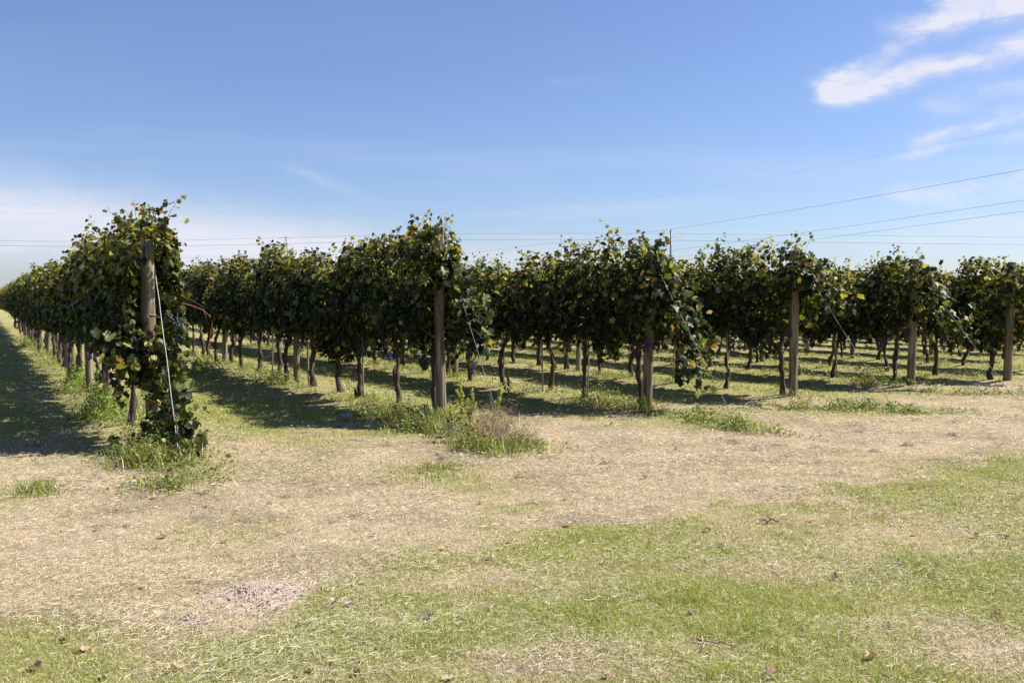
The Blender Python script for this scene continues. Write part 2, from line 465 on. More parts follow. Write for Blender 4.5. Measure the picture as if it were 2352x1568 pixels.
grass = MB()
for n, y0, y1, wd, hh in [(320000, 2.7, 5.6, .0025, 1.0), (230000, 5.6, 9.0, .0038, 1.0), (155000, 9.0, 15, .006, 1.1), (95000, 15, 28, .011, 1.15)]:
    x, y = scatter(n, y0, y1); C, g = turf_colour(x, y)
    keep = rng.random(n) < (.50 + .5 * g) * (.55 + .9 * fbm(x * 2.2, y * 2.2, 12, 3)); x, y, C, g = x[keep], y[keep], C[keep], g[keep]; n = len(x)
    tuft = fbm(x * 4, y * 4, 17, 2)
    h = (.010 + .024 * g * rng.random(n) + .028 * ss(tuft, .5, .8) * g + .007 * rng.random(n)) * hh
    grass.add(*blades(x, y, h, wd * (.6 + .8 * rng.random(n)), rng.random(n) * 1.6, C))
obj('mown_grass', grass.mesh('mown_grass', M_grass), kind='stuff', label='short mown grass blades, green and straw coloured', cat='grass')

straw = MB()


def lay(x, y, ln, wd, C, lift=.02):
    n = len(x); a = rng.random(n) * 6.283; tl = rng.normal(0, .16, n); bend = rng.normal(0, .25, n)
    d = np.stack([np.cos(a), np.sin(a), tl], -1); s = np.stack([-np.sin(a), np.cos(a), rng.normal(0, .5, n)], -1)
    c = np.stack([x, y, gz(x, y) + .006 + lift * rng.random(n)], -1)
    A = c - d * (ln / 2)[:, None]; B = c + d * (ln / 2)[:, None]; M = c + s * (bend * ln * .25)[:, None]
    A[:, 2] = np.maximum(A[:, 2], gz(A[:, 0], A[:, 1]) + .002); B[:, 2] = np.maximum(B[:, 2], gz(B[:, 0], B[:, 1]) + .002)
    sw = s * (wd / 2)[:, None]
    V = np.stack([A - sw * .6, A + sw * .6, M + sw, M - sw, B + sw * .5, B - sw * .5], 1).reshape(-1, 3); o = np.arange(n)[:, None] * 6
    straw.add(V, np.concatenate([o + [0, 1, 2], o + [0, 2, 3], o + [3, 2, 4], o + [3, 4, 5]]), np.repeat(C, 6, 0))


for n, y0, y1, wd, ls in [(150000, 2.7, 5.6, .0016, .034), (108000, 5.6, 9.0, .0022, .042), (66000, 9.0, 15, .0036, .055), (19000, 15, 24, .007, .08)]:
    x, y = scatter(n, y0, y1); g = green(x, y); swath = fbm(x * 1.3 + y * .4, y * 2.4, 33, 3)
    t, d, perp, k = row_coords(x, y)
    keep = rng.random(n) < (1.0 - .72 * g) * (.35 + 1.3 * ss(swath, .38, .68)) * (1 - .6 * ss(t, 0, 3)); x, y, g = x[keep], y[keep], g[keep]; n = len(x)
    C = np.where((rng.random(n) < .12 + .5 * ss(g, .4, .8))[:, None], pick(SILV, n), pick(STRAWS, n) * 1.02)
    lay(x, y, ls * (.4 + 1.1 * rng.random(n)), wd * (.6 + .7 * rng.random(n)), C, .02 + .02 * 1)
# raked heaps of grey green clippings near the camera and brown rakings further off
for px, py, rx, ry, n, pal in [(720, 1500, .55, .3, 2600, SILV), (600, 1540, .4, .22, 1200, SILV), (1280, 1370, .5, .28, 1400, SILV), (1350, 1490, .45, .22, 700, SILV), (820, 1440, .55, .22, 1000, SILV), (330, 1420, .5, .25, 2500, STRAWS),
                               (700, 1330, .5, .2, 1800, STRAWS), (260, 1110, .5, .3, 1600, STRAWS), (1530, 1060, 1.2, .4, 3000, STRAWS), (2400, 960, 1.5, .4, 1500, STRAWS), (1900, 1090, .35, .15, 700, STRAWS), (2090, 1320, .7, .3, 1500, SILV), (1000, 1290, .6, .2, 1500, STRAWS)]:
    c = gp(px, py); x = c[0] + rng.normal(0, rx * .6, n); y = c[1] + rng.normal(0, ry * .8, n); q = .0018 * max(1, c[1] / 5)
    lay(x, y, .05 * (.4 + rng.random(n)) * max(1, c[1] / 8), q * (.6 + .6 * rng.random(n)), pick(pal, n), .035)
for i in range(330):       # little raked-up tufts of dead thatch, brown and casting small shadows
    y0 = 6 + 11 * rng.random() ** .8; x0 = y0 * (rng.random() * 1.2 - .6)
    if green(np.array([x0]), np.array([y0]))[0] > .5: continue
    n = rng.integers(30, 90); r0 = .02 + .05 * rng.random(); x = x0 + rng.normal(0, r0 * 1.6, n); y = y0 + rng.normal(0, r0, n)
    lay(x, y, (.03 + .05 * rng.random(n)), np.full(n, .0024 * max(1, y0 / 7)), pick([(.20, .15, .10), (.30, .235, .16), (.13, .10, .07), (.40, .33, .23)], n), .02 + .5 * r0)
obj('grass_clippings', straw.mesh('grass_clippings', M_straw), kind='stuff', label='dry straw and cut grass lying over the turf', cat='clippings')

weeds = MB()
DIAM = np.array([[0, 0, 0], [.32, .45, .06], [0, 1, -.1], [-.32, .45, .06]]); DT = np.array([[0, 1, 2], [0, 2, 3]])


def place_leaves(P, N, Tn, S, tv, tt):
    N = norm(N); Tn = norm(Tn - N * (Tn * N).sum(-1, keepdims=True)); X = np.cross(Tn, N)
    V = P[:, None] + S[:, None, None] * (tv[None, :, 0:1] * X[:, None] + tv[None, :, 1:2] * Tn[:, None] + tv[None, :, 2:3] * N[:, None])
    k = len(tv); T = (np.arange(len(P))[:, None, None] * k + tt[None]).reshape(-1, 3)
    return V.reshape(-1, 3), T


def leafy(x, y, h, s, pal=None):
    cl_ = fbm(x * 5, y * 5, 60, 2); k_ = rng.random(len(x)) < ss(cl_, .30, .62) * 1.1; x, y = x[k_], y[k_]; h = np.broadcast_to(h, k_.shape)[k_] * (.35 + 1.5 * ss(cl_[k_], .4, .75)); s = np.broadcast_to(s, k_.shape)[k_]
    n = len(x); z = gz(x, y) + h * rng.random(n) ** .7
    N = rng.normal(0, .55, (n, 3)) + [0, 0, .8]; Tn = rng.normal(0, 1, (n, 3)) * [1, 1, .35]
    V, T = place_leaves(np.stack([x, y, z], -1), N, Tn, s, DIAM, DT)
    weeds.add(V, T, np.repeat(pick(pal or WEEDC, n), 4, 0))


WEEDC = [(.085, .13, .026), (.125, .175, .036), (.06, .095, .022), (.17, .21, .048), (.10, .14, .042), (.22, .235, .06), (.30, .26, .14)]


def tall_grass(x, y, h, wd, pal=GREENS):
    cl_ = fbm(x * 4, y * 4, 61, 2); k_ = rng.random(len(x)) < ss(cl_, .3, .65) * 1.1; x, y = x[k_], y[k_]; h = np.broadcast_to(h, k_.shape)[k_]; wd = np.broadcast_to(wd, k_.shape)[k_]
    n = len(x); weeds.add(*blades(x, y, h * (.5 + .8 * rng.random(n)), wd * (.6 + .6 * rng.random(n)), .3 + rng.random(n) * 1.1, np.where((rng.random(n) < .22)[:, None], pick(STRAWS, n) * .8, pick(pal, n) * .62)))


for r in range(len(ROW)):
    far = np.linalg.norm(ROW[r]); dens = 1.0 if r < 6 else .55
    L = 34 if r == 0 else 22
    n = int(9000 * dens * L / 22); t = -1.4 + (L + 1.4) * rng.random(n) ** 1.15; v = rng.normal(0, .26, n)
    keep = vn(t * 1.4, v * 2 + r * 9, 44) > .36; t, v = t[keep], v[keep]; n = len(t)
    p = ROW[r] + RD * t[:, None] + RN * v[:, None]
    hh = (.05 + .16 * ss(vn(t * 1.1, t * 0 + r, 45), .45, .9)) * (1 - .4 * ss(t, 0, -1.2)); sz = (.018 + .03 * rng.random(n)) * (1 + .03 * t)
    leafy(p[:, 0], p[:, 1], hh, sz)
    n = int(7000 * dens * L / 22); t = -1.3 + (L + 1.3) * rng.random(n) ** 1.15; v = rng.normal(0, .34, n); keep = vn(t * 1.2, v * 2 + r * 5, 46) > .4; t, v = t[keep], v[keep]
    p = ROW[r] + RD * t[:, None] + RN * v[:, None]; tall_grass(p[:, 0], p[:, 1], .05 + .15 * ss(vn(t * .9, t * 0 + r, 47), .4, .9), .007 + .0004 * t)


def weed_patch(px, py, rx, ry, n, h, s, ng=0, gh=.2, pal=None, ang=None):
    c = gp(px, py)[:2]; e = RD if ang is None else np.array([math.cos(ang), math.sin(ang)]); f = np.array([-e[1], e[0]])
    p = c + rng.normal(0, .5, (n, 1)) * ry * e + rng.normal(0, .5, (n, 1)) * rx * f; leafy(p[:, 0], p[:, 1], h * np.exp(-((p - c) ** 2).sum(-1) / (rx * ry) * .5), s * (.35 + .65 * rng.random(n)), pal)
    if ng:
        p = c + rng.normal(0, .5, (ng, 1)) * ry * e + rng.normal(0, .5, (ng, 1)) * rx * f; tall_grass(p[:, 0], p[:, 1], np.full(ng, gh), np.full(ng, .007))


weed_patch(1040, 985, .55, .7, 5200, .20, .042, 900, .28)
weed_patch(1110, 1035, .38, .5, 3000, .15, .04, 420, .24)
weed_patch(1210, 1030, .45, .4, 1600, .10, .04, 500, .16)
weed_patch(900, 955, .6, .6, 2200, .14, .045, 600, .24)
weed_patch(960, 985, .5, .4, 1500, .15, .045, 500, .26)
weed_patch(1650, 975, .38, 1.1, 3400, .12, .045, 300, .15)
weed_patch(1720, 988, .3, .4, 900, .10, .045, 100, .15)
weed_patch(1950, 940, .28, 1.7, 3600, .10, .05, 200, .13, ang=-.12)
weed_patch(2060, 948, .2, .7, 1000, .09, .05, ang=-.12)
weed_patch(2250, 905, .3, 2.2, 2600, .10, .05, 200, .13, ang=-.1)
weed_patch(2000, 885, .35, .5, 1500, .26, .05, 200, .3)
weed_patch(370, 1062, .42, .6, 3200, .20, .05, 1100, .26)
weed_patch(330, 1040, .30, .4, 1200, .20, .045, 500, .28)
weed_patch(440, 1085, .35, .4, 700, .06, .035, 300, .10)
weed_patch(395, 1118, .42, .35, 1800, .08, .04, 400, .12)
weed_patch(250, 960, .35, .9, 2600, .30, .06, 600, .35, pal=[(.16, .25, .05), (.22, .30, .06), (.12, .2, .04), (.28, .33, .07)])
weed_patch(190, 900, .4, 1.2, 2600, .28, .06, 400, .3, pal=[(.16, .25, .05), (.22, .30, .06), (.12, .2, .04)])
weed_patch(80, 1130, .2, .3, 300, .05, .03, 420, .11)
weed_patch(1010, 1085, .4, .5, 200, .03, .03, 1500, .075)
weed_patch(1380, 935, .5, .8, 1500, .10, .045, 500, .22)
weed_patch(1470, 950, .25, .35, 500, .14, .045, 260, .28)
weed_patch(450, 860, .5, 1.5, 2600, .24, .055, 400, .3)
weed_patch(640, 880, .5, 1.5, 2400, .14, .05, 300, .25)
obj('green_weeds', weeds.mesh('green_weeds', M_weed), kind='stuff', label='low green weeds growing along the foot of the vine rows', cat='weeds')

# ------------------------------------------------------------------ vine leaves
half = np.array([(.0, .02), (.16, -.17), (.40, -.12), (.50, .10), (.41, .24), (.60, .40), (.54, .58), (.32, .62), (.26, .80)])
outline = np.concatenate([half, [(0, 1.0)], (half[1:] * [-1, 1])[::-1]])
lo_half = np.array([(.0, .02), (.40, -.13), (.58, .42), (.28, .68)])
lo_out = np.concatenate([lo_half, [(0, 1.0)], (lo_half[1:] * [-1, 1])[::-1]])


def leaf_template(out, cup, droop, wave, seed):
    r = np.random.default_rng(seed); n = len(out); P = np.zeros((n + 1, 3)); P[1:, :2] = out * (1 + r.normal(0, .04, out.shape)); P[0, :2] = (0, .33)
    rad = np.hypot(P[:, 0], P[:, 1] - .33)
    P[:, 2] = cup * np.abs(P[:, 0]) - droop * np.maximum(P[:, 1], 0) ** 2 + wave * np.sin(np.arange(n + 1) * 2.4 + seed) * rad
    P[:, 1] -= droop * .25 * P[:, 1] ** 2
    k = np.arange(n); T = np.stack([np.zeros(n, int), 1 + k, 1 + (k + 1) % n], -1)
    return P, T


HI = [leaf_template(outline, c, d, wv, i) for i, (c, d, wv) in enumerate([(.25, .25, .10), (-.30, .35, .12), (.45, .15, .16), (-.12, .5, .14)])]
LO = [leaf_template(lo_out, c, d, wv, i) for i, (c, d, wv) in enumerate([(.25, .25, .10), (-.30, .35, .10), (.45, .15, .14), (-.12, .5, .12)])]

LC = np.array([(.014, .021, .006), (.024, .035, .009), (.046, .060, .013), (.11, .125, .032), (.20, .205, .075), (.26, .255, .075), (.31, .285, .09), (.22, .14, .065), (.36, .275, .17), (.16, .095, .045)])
P_LOW = np.array([.36, .30, .18, .08, .04, .02, .012, .004, .003, .001]); P_TOP = np.array([.07, .13, .18, .19, .18, .09, .035, .04, .055, .03])  # shade painted into low leaves, sunlight into pale top ones; tan and brown are dry leaves


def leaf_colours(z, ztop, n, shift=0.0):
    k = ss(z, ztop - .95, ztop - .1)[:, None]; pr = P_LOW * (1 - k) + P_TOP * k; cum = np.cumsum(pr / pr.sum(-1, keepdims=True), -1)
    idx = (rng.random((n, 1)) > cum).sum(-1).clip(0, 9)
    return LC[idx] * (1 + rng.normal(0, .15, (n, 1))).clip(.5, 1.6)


class Leaves:
    """leaf positions of one plant, in the row's frame: u along the row, v to its right, z up"""
    def __init__(s): s.P = []; s.N = []; s.T = []; s.S = []; s.C = []; s.st = MB()
    def add(s, P, N, T, S, C): s.P.append(P); s.N.append(N); s.T.append(T); s.S.append(S); s.C.append(C)
    def arrays(s): return tuple(np.concatenate(a) for a in (s.P, s.N, s.T, s.S, s.C))
    def stem(s, pts, r0, r1, C=(.16, .09, .04)):
        s.st.tube(pts, np.linspace(r0, r1, len(pts)), 4, C, cap=False)
    def shoot(s, p0, d, L, s0=.105, s1=.05, gap=.042, bend=(0, 0, 0), top=True, C=(.17, .10, .045)):
        n = max(4, int(L / gap)); tt = np.linspace(0, 1, n)[:, None]
        pts = np.array(p0) + np.array(d) * L * tt + np.array(bend) * L * tt ** 2 + np.cumsum(rng.normal(0, .006, (n, 3)), 0)
        s.stem(pts, .0042, .0015, C)
        a = np.arange(n) * 2.6 + rng.random() * 6; out = np.stack([np.cos(a), np.sin(a), 0 * a], -1)
        m = rng.random(n) < .93; n2 = m.sum()
        sz = np.linspace(s0, s1, n) * (.75 + .5 * rng.random(n)); off = out * (sz * .45 + .01)[:, None]
        P = pts + off + [0, 0, .01]; N = out * .5 + rng.normal(0, .4, (n, 3)) + [0, 0, .7]; T = out + rng.normal(0, .3, (n, 3)) + [0, 0, -.5]
        C_ = leaf_colours(np.full(n, 3.0 if top else 1.75), 2.5, n)  # hanging shoots take paler tones: glow from behind painted into leaf colour
        s.add(P[m], N[m], T[m], sz[m], C_[m])


def canopy(lv, seed, u0, u1, n, ztop=2.40, zbot=1.09, thick=1.0, size=(.045, .128), nshoot=11, hang=8, side=0, peak=.45):
    """fills a stretch of hedge between u0 and u1"""
    u = u0 + (u1 - u0) * rng.random(n * 3); z = .55 + (ztop + .15 - .55) * rng.random(n * 3)
    top = ztop + .62 * (fbm(u * 3.0, u * 0 + seed, 50, 3) - .5); bot = zbot + 1.0 * (fbm(u * 2.6, u * 0 + seed, 53, 2) - .5)
    lump = .5 + rng.random(); uc = ((u - (u0 + u1) / 2) / ((u1 - u0) / 2)) ** 2; top = top + .10 - .26 * lump * uc; bot = bot - .05 + .22 * (lump - .5) * uc
    keep = (z < top) & (z > bot - .12 * rng.random(n * 3)) & (rng.random(n * 3) < (1 - .45 * ss(z, top - .45, top)) * (.30 + .9 * ss(fbm(u * 3.4 + seed * 2, z * 3.4, 58, 2), .32, .58))); u, z = u[keep][:n], z[keep][:n]; n = len(u)
    prof = np.interp(z, [.6, .95, 1.35, 1.8, 2.1, 2.4], [.13, .25, .32, .29, .24, .16]) * thick
    prof = prof * (1.06 - .28 * lump * ((u - (u0 + u1) / 2) / ((u1 - u0) / 2)) ** 2) * (.62 + .8 * fbm(u * 2.4 + seed, z * 2.4, 56, 3))
    s = np.where(rng.random(n) < (.5 if side == 0 else (.75 if side > 0 else .25)), 1., -1.); d = rng.random(n) ** .55
    v = s * prof * d * 1.12
    hi_ = ss(z, ztop - .7, ztop)
    N = np.stack([rng.normal(0, .45, n) , s * (.25 + .75 * d) * (1 - .65 * hi_) + rng.normal(0, .35, n), .45 + .45 * hi_ + rng.normal(0, .45, n)], -1)
    T = np.stack([rng.normal(0, .55, n), s * .35 + rng.normal(0, .3, n), -.85 + rng.normal(0, .3, n)], -1)
    sz = .94 * (size[0] + (size[1] - size[0]) * rng.random(n) ** 1.2); sz *= np.interp(z, [.6, 1.2, 2.0, 2.5], [.85, 1.1, 1.0, .78])
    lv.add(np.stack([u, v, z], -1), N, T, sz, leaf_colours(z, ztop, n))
    for i in range(nshoot):
        uu = u0 + (u1 - u0) * rng.random(); L = .16 + peak * rng.random() ** 1.8
        lv.shoot((uu, rng.normal(0, .10), ztop - .16 + .1 * rng.random()), norm(np.array([rng.normal(0, .3), rng.normal(0, .25), 1.0])), L, bend=(rng.normal(0, .3), rng.normal(0, .3), -.15))
    for i in range(hang):
        uu = u0 + (u1 - u0) * rng.random(); L = .12 + .35 * rng.random()
        lv.shoot((uu, rng.normal(0, .16), zbot + .05), norm(np.array([rng.normal(0, .4), rng.normal(0, .35), -1.0])), L, .10, .06, .06, top=False)
    for i in range(3):      # old canes inside
        uu = u0 + (u1 - u0) * rng.random(); zz_ = np.linspace(1.0, ztop - .1, 6)
        lv.stem(np.stack([uu + np.cumsum(rng.normal(0, .04, 6)), np.cumsum(rng.normal(0, .03, 6)), zz_], -1), .006, .004, (.13, .08, .045))


def leaves_mesh(name, lv, temps, sel=None):
    P, N, T, S, C = lv.arrays()
    if sel is not None: P, N, T, S, C = P[sel], N[sel], T[sel], S[sel], C[sel]
    mb = MB(); k = rng.integers(0, len(temps), len(P))
    for i, (tv, tt) in enumerate(temps):
        m = k == i
        if m.any():
            V, F = place_leaves(P[m], N[m], T[m], S[m], tv, tt); mb.add(V, F, np.repeat(C[m], len(tv), 0))
    return mb.mesh(name, M_leaf)


def trunk_mesh(seed, h=1.2, lean=(0, 0), r=.036, arms=True):
    rg = np.random.default_rng(seed); n = 15; t = np.linspace(0, 1, n)
    wob = np.cumsum(rg.normal(0, .016, (n, 2)), 0); wob -= wob[-1] * t[:, None]
    P = np.stack([lean[0] * (1 - t) + wob[:, 0], lean[1] * (1 - t) + wob[:, 1], -.06 + (h + .06) * t], -1)
    R = r * (1.0 + .75 * np.exp(-t * 13) - .22 * t + .16 * rg.normal(0, 1, n) + .5 * np.exp(-((t - 1) / .09) ** 2))
    mb = MB(); mb.tube(P, R.clip(r * .6), 9, (.1, .08, .06), wob=.32)
    for i in range(4):          # strips of loose bark and knots
        k = rg.integers(1, n - 3); q = P[k:k + 3] + rg.normal(0, 1, 3) * [.6, .6, 0] * R[k]; mb.tube(q, R[k] * np.array([.3, .6, .25]), 5, (.1, .08, .06), wob=.4)
    if arms:
        for s in (-1, 1):
            m = 8; q = np.linspace(0, 1, m); A = np.stack([P[-1, 0] + s * .6 * q, P[-1, 1] + np.cumsum(rg.normal(0, .012, m)), h - .03 + .10 * np.sin(q * 1.6) + rg.normal(0, .008, m)], -1)
            mb.tube(A, r * (.75 - .3 * q), 7, (.1, .08, .06), wob=.35)
    return mb.mesh('trunk', M_bark, False)


def grape_mesh(seed):
    rg = np.random.default_rng(seed); mb = MB()
    t = (1 + 5 ** .5) / 2
    IV = norm(np.array([(-1, t, 0), (1, t, 0), (-1, -t, 0), (1, -t, 0), (0, -1, t), (0, 1, t), (0, -1, -t), (0, 1, -t), (t, 0, -1), (t, 0, 1), (-t, 0, -1), (-t, 0, 1)], float))
    IT = np.array([(0, 11, 5), (0, 5, 1), (0, 1, 7), (0, 7, 10), (0, 10, 11), (1, 5, 9), (5, 11, 4), (11, 10, 2), (10, 7, 6), (7, 1, 8), (3, 9, 4), (3, 4, 2), (3, 2, 6), (3, 6, 8), (3, 8, 9), (4, 9, 5), (2, 4, 11), (6, 2, 10), (8, 6, 7), (9, 8, 1)])
    for i in range(64):
        z = -.21 * rg.random() ** .85; rr = .052 * (1 - (-z / .235) ** 1.6) + .008; a = rg.random() * 6.28; q = rr * rg.random() ** .4
        mb.add(IV * .0115 * (.85 + .3 * rg.random()) + [q * math.cos(a), q * math.sin(a), z - .03], IT)
    mb.tube([(0, 0, .03), (0, 0, -.05), (.004, 0, -.2)], [.003, .003, .002], 4)
    return mb.mesh('grape_bunch', M_grape, True)


GRAPES = [grape_mesh(i) for i in range(4)]
TRUNKS = [trunk_mesh(100 + i, 1.18 + .08 * rng.random(), (rng.normal(0, .15), rng.normal(0, .07)), .032 + .014 * rng.random()) for i in range(10)]
VAR = []
for i in range(12):
    lv = Leaves(); canopy(lv, i * 3.7, -.74, .74, int(1450 + 900 * rng.random()), ztop=2.16 + .36 * rng.random(), peak=.34); VAR.append((leaves_mesh('foliage', lv, LO), lv.st.mesh('canes', M_cane)))
LEAFOBJ = []
for i in range(16):
    tv, tt = HI[i % 4]; c = LC[[1, 2, 3, 4, 2, 5, 1, 3, 6, 4, 2, 7, 1, 3, 8, 2][i]]
    LEAFOBJ.append(mesh_np('leaf', tv, tt, np.broadcast_to(c, (len(tv), 3)), [M_leaf]))

ROWN = ['leftmost row', 'second row from the left', 'third row from the left', 'fourth row from the left', 'fifth row from the left', 'rightmost row ending in view']
ORD = ['first', 'second', 'third', 'fourth', 'fifth', 'sixth', 'seventh', 'eighth', 'ninth', 'tenth', 'eleventh', 'twelfth', 'thirteenth', 'fourteenth', 'fifteenth', 'sixteenth', 'seventeenth', 'eighteenth', 'nineteenth', 'twentieth',
       'twenty-first', 'twenty-second', 'twenty-third', 'twenty-fourth', 'twenty-fifth', 'twenty-sixth']


def near_post(p):
    """which end post a point further back is seen beside"""
    x = 1176 + FOC * p[0] / p[1]; k = min(range(6), key=lambda i: abs(post_px[i][0] - x))
    return ['leftmost', 'second', 'third', 'fourth', 'fifth', 'rightmost'][k] + ' end post', 'left' if x < post_px[k][0] else 'right'




def leaf_objects(lv, parent, nobj, want):
    """takes the leaves that show best and makes each an object; returns which leaves are left"""
    P, N, T, S, C = lv.arrays(); score = want(P) + rng.random(len(P)) * .5 + S * .6
    idx = np.argsort(-score)[:nobj]; rest = np.ones(len(P), bool); rest[idx] = False
    Nn = norm(N[idx]); Tn = norm(T[idx] - Nn * (T[idx] * Nn).sum(-1, keepdims=True)); X = np.cross(Tn, Nn)
    cs = np.array([np.abs(LC - c).sum(-1).argmin() for c in C[idx]]); table = {}
    for j in range(16): table.setdefault([1, 2, 3, 4, 2, 5, 1, 3, 6, 4, 2, 7, 1, 3, 8, 2][j], []).append(j)
    for a, i in enumerate(idx):
        o = bpy.data.objects.new('leaf', LEAFOBJ[random.choice(table.get(int(cs[a]), table[1]))]); col.objects.link(o); o.parent = parent
        m = np.eye(4); m[:3, 0] = X[a] * S[i]; m[:3, 1] = Tn[a] * S[i]; m[:3, 2] = Nn[a] * S[i]; m[:3, 3] = P[i]; o.matrix_basis = Matrix(m)
    return rest


def add_bunches(parent, k, vside=1, zr=(.92, 1.2), us=.55):
    for i in range(k):
        o = obj('grape_bunch', random.choice(GRAPES), parent, (random.uniform(-us, us), vside * random.uniform(-.05, .22), random.uniform(*zr)), random.random() * 6)
        q = random.uniform(.8, 1.2); o.scale = (q, q, q * random.uniform(.9, 1.15))


# end vines: what grows past the post and down the guy wire, seen row by row:  (drape length along the row, lowest height, leaf count, top)
END = {0: dict(n=2600, top=2.36, leaf=300), 1: dict(n=2400, top=2.42, leaf=220), 2: dict(n=2300, top=2.38, leaf=140), 3: dict(n=2300, top=2.38, leaf=120), 4: dict(n=2200, top=2.32, leaf=90), 5: dict(n=2200, top=2.3, leaf=80)}


def drape(lv, a, b, n, rad, zs=(.07, .135), sprigs=0):
    """leaves hanging round a line from a to b (u, v, z)"""
    a = np.array(a, float); b = np.array(b, float); q = rng.random(n)[:, None]; P = a + (b - a) * q + rng.normal(0, 1, (n, 3)) * np.array(rad)
    P[:, 2] = np.maximum(P[:, 2], .05)
    N = rng.normal(0, .55, (n, 3)) + np.array([-.55, -.1, .5]); T = rng.normal(0, .4, (n, 3)) + np.array([-.25, 0, -.85])
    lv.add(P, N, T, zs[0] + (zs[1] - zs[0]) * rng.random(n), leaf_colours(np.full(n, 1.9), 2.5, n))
    for i in range(sprigs):
        p = a + (b - a) * rng.random(); lv.shoot(p + rng.normal(0, .05, 3), norm(np.array([-.5 + rng.normal(0, .5), rng.normal(0, .6), rng.normal(-.2, .7)])), .2 + .25 * rng.random(), .09, .04, .055, top=False)


def make_end_vine(r, k, t):
    """one of the nearest vines, with its own leaves; u is measured from the vine's foot"""
    lv = Leaves(); cfg = END[r]; first = k == 0; u0 = -.52 if first else -.70
    zt = cfg['top'] + (.06 if k else .04)
    canopy(lv, 200 + r * 10 + k, u0, .72, cfg['n'], ztop=zt, nshoot=10, peak=.42, hang=7, size=(.04, .108))
    uP = -t                                                     # where the end post stands in this frame
    if first:
        if r == 0:
            drape(lv, (uP + .14, .18, 2.35), (uP + .10, .26, 1.15), 220, (.08, .07, .16), (.06, .135), 10)
            drape(lv, (uP - .30, .16, 1.15), (uP - .86, .10, .45), 100, (.08, .08, .12), (.06, .13), 9)
            drape(lv, (uP - .86, .08, .5), (uP - 1.22, .06, .10), 80, (.10, .07, .08), (.06, .12), 8)
            drape(lv, (uP - .16, -.05, 1.22), (uP - .18, .02, .72), 120, (.10, .19, .12), (.05, .12), 9)
            drape(lv, (uP + .0, -.28, 1.40), (uP + .1, -.24, .80), 140, (.18, .13, .15), (.05, .12), 9)
            drape(lv, (uP - .14, .10, .75), (uP - .2, .10, .15), 46, (.07, .13, .08), (.06, .11), 3)
            drape(lv, (uP - .55, -.05, .22), (uP - 1.25, .12, .12), 130, (.14, .16, .08), (.05, .11), 8)
            lv.shoot((uP - .05, .12, 2.32), norm(np.array([-.1, .06, 1])), .46, .10, .045, .04, bend=(-.2, .35, 0), C=(.25, .09, .05))
            lv.shoot((uP - .05, .06, 2.30), norm(np.array([0, .0, 1])), .36, .11, .05, .04, bend=(.1, -.2, 0))
            lv.shoot((uP + .62, -.05, 2.45), norm(np.array([0, -.05, 1])), .30, .10, .05, .035)
            lv.shoot((uP + .55, .05, 2.40), norm(np.array([0, .05, 1])), .34, .10, .05, .035)
            lv.shoot((uP + .75, -.1, 2.40), norm(np.array([.2, -.15, 1])), .28, .10, .05, .035)
        elif r == 1:
            drape(lv, (uP - .05, .12, 2.05), (uP - .50, .22, 1.25), 210, (.13, .10, .16), (.07, .135), 7)
            drape(lv, (uP - .45, .20, 1.35), (uP - .68, .2, 1.05), 70, (.10, .08, .10), (.07, .13), 4)
            drape(lv, (uP - .02, -.12, 2.35), (uP - .05, -.12, 1.75), 110, (.08, .12, .08), (.07, .135), 3)
            for q in range(3): lv.shoot((uP + .15 + .12 * q, 0, 2.4), norm(np.array([-.1, rng.normal(0, .1), 1])), .26 + .1 * q, .10, .04, .04)
        elif r == 2:
            drape(lv, (uP - .10, .15, 2.05), (uP - .75, .30, .75), 330, (.16, .14, .22), (.07, .13), 10)
            drape(lv, (uP + .0, .1, 2.3), (uP - .15, .1, 1.8), 130, (.12, .13, .10), (.07, .13), 5)
        elif r == 3:
            drape(lv, (uP - .05, .1, 2.25), (uP - .60, .22, 1.55), 170, (.13, .11, .12), (.07, .13), 8)
            for q in range(4): lv.shoot((uP + rng.normal(0, .2), .05, 2.3), norm(np.array([rng.normal(0, .3), rng.normal(0, .3), 1])), .42, .10, .05, .05)
        elif r == 4:
            drape(lv, (uP - .05, .1, 2.1), (uP - .85, .25, .95), 260, (.14, .13, .16), (.07, .13), 9)
        else:
            drape(lv, (uP - .05, .1, 2.0), (uP - .6, .2, 1.0), 150, (.14, .13, .16), (.07, .13), 6)
        # keep the post itself clear where the photograph shows bare wood
        for i, P in enumerate(lv.P):
            du = P[:, 0] - uP; dv = P[:, 1]
            zlo, zhi = {0: (1.32, 2.16), 1: (.2, 1.85), 2: (.2, 1.35), 3: (.2, 1.75), 4: (.2, 1.2), 5: (.2, 1.55)}[r]
            f2 = norm(np.array([ROW[r] @ RD, ROW[r] @ RN])); lat = -f2[1] * du + f2[0] * dv; dep = f2[0] * du + f2[1] * dv
            hid = (((np.abs(lat) < .115 + .02 * (r == 0))) | ((r == 0) & (du < .06) & (dv > -.1))) & (dep < .10) & (P[:, 2] > zlo + .12 * rng.normal(0, 1, len(P))) & (P[:, 2] < zhi + .1 * rng.normal(0, 1, len(P)))
            ok = ~hid; lv.P[i] = P[ok]; lv.N[i] = lv.N[i][ok]; lv.T[i] = lv.T[i][ok]; lv.S[i] = lv.S[i][ok]; lv.C[i] = lv.C[i][ok]
    m_ = np.array([1., -1., 1.])
    for a in (lv.P, lv.N, lv.T):
        for i in range(len(a)): a[i] = a[i] * m_
    lv.st.V = [q * m_ for q in lv.st.V]; lv.st.T = [q[:, ::-1] for q in lv.st.T]
    return lv


vine_total = 0
def vine_root(r, t, label, group):
    p = row_pt(r, t); p[2] = 0.0
    return obj('grape_vine', None, None, p, ROW_RZ, label, 'grape vine', group)


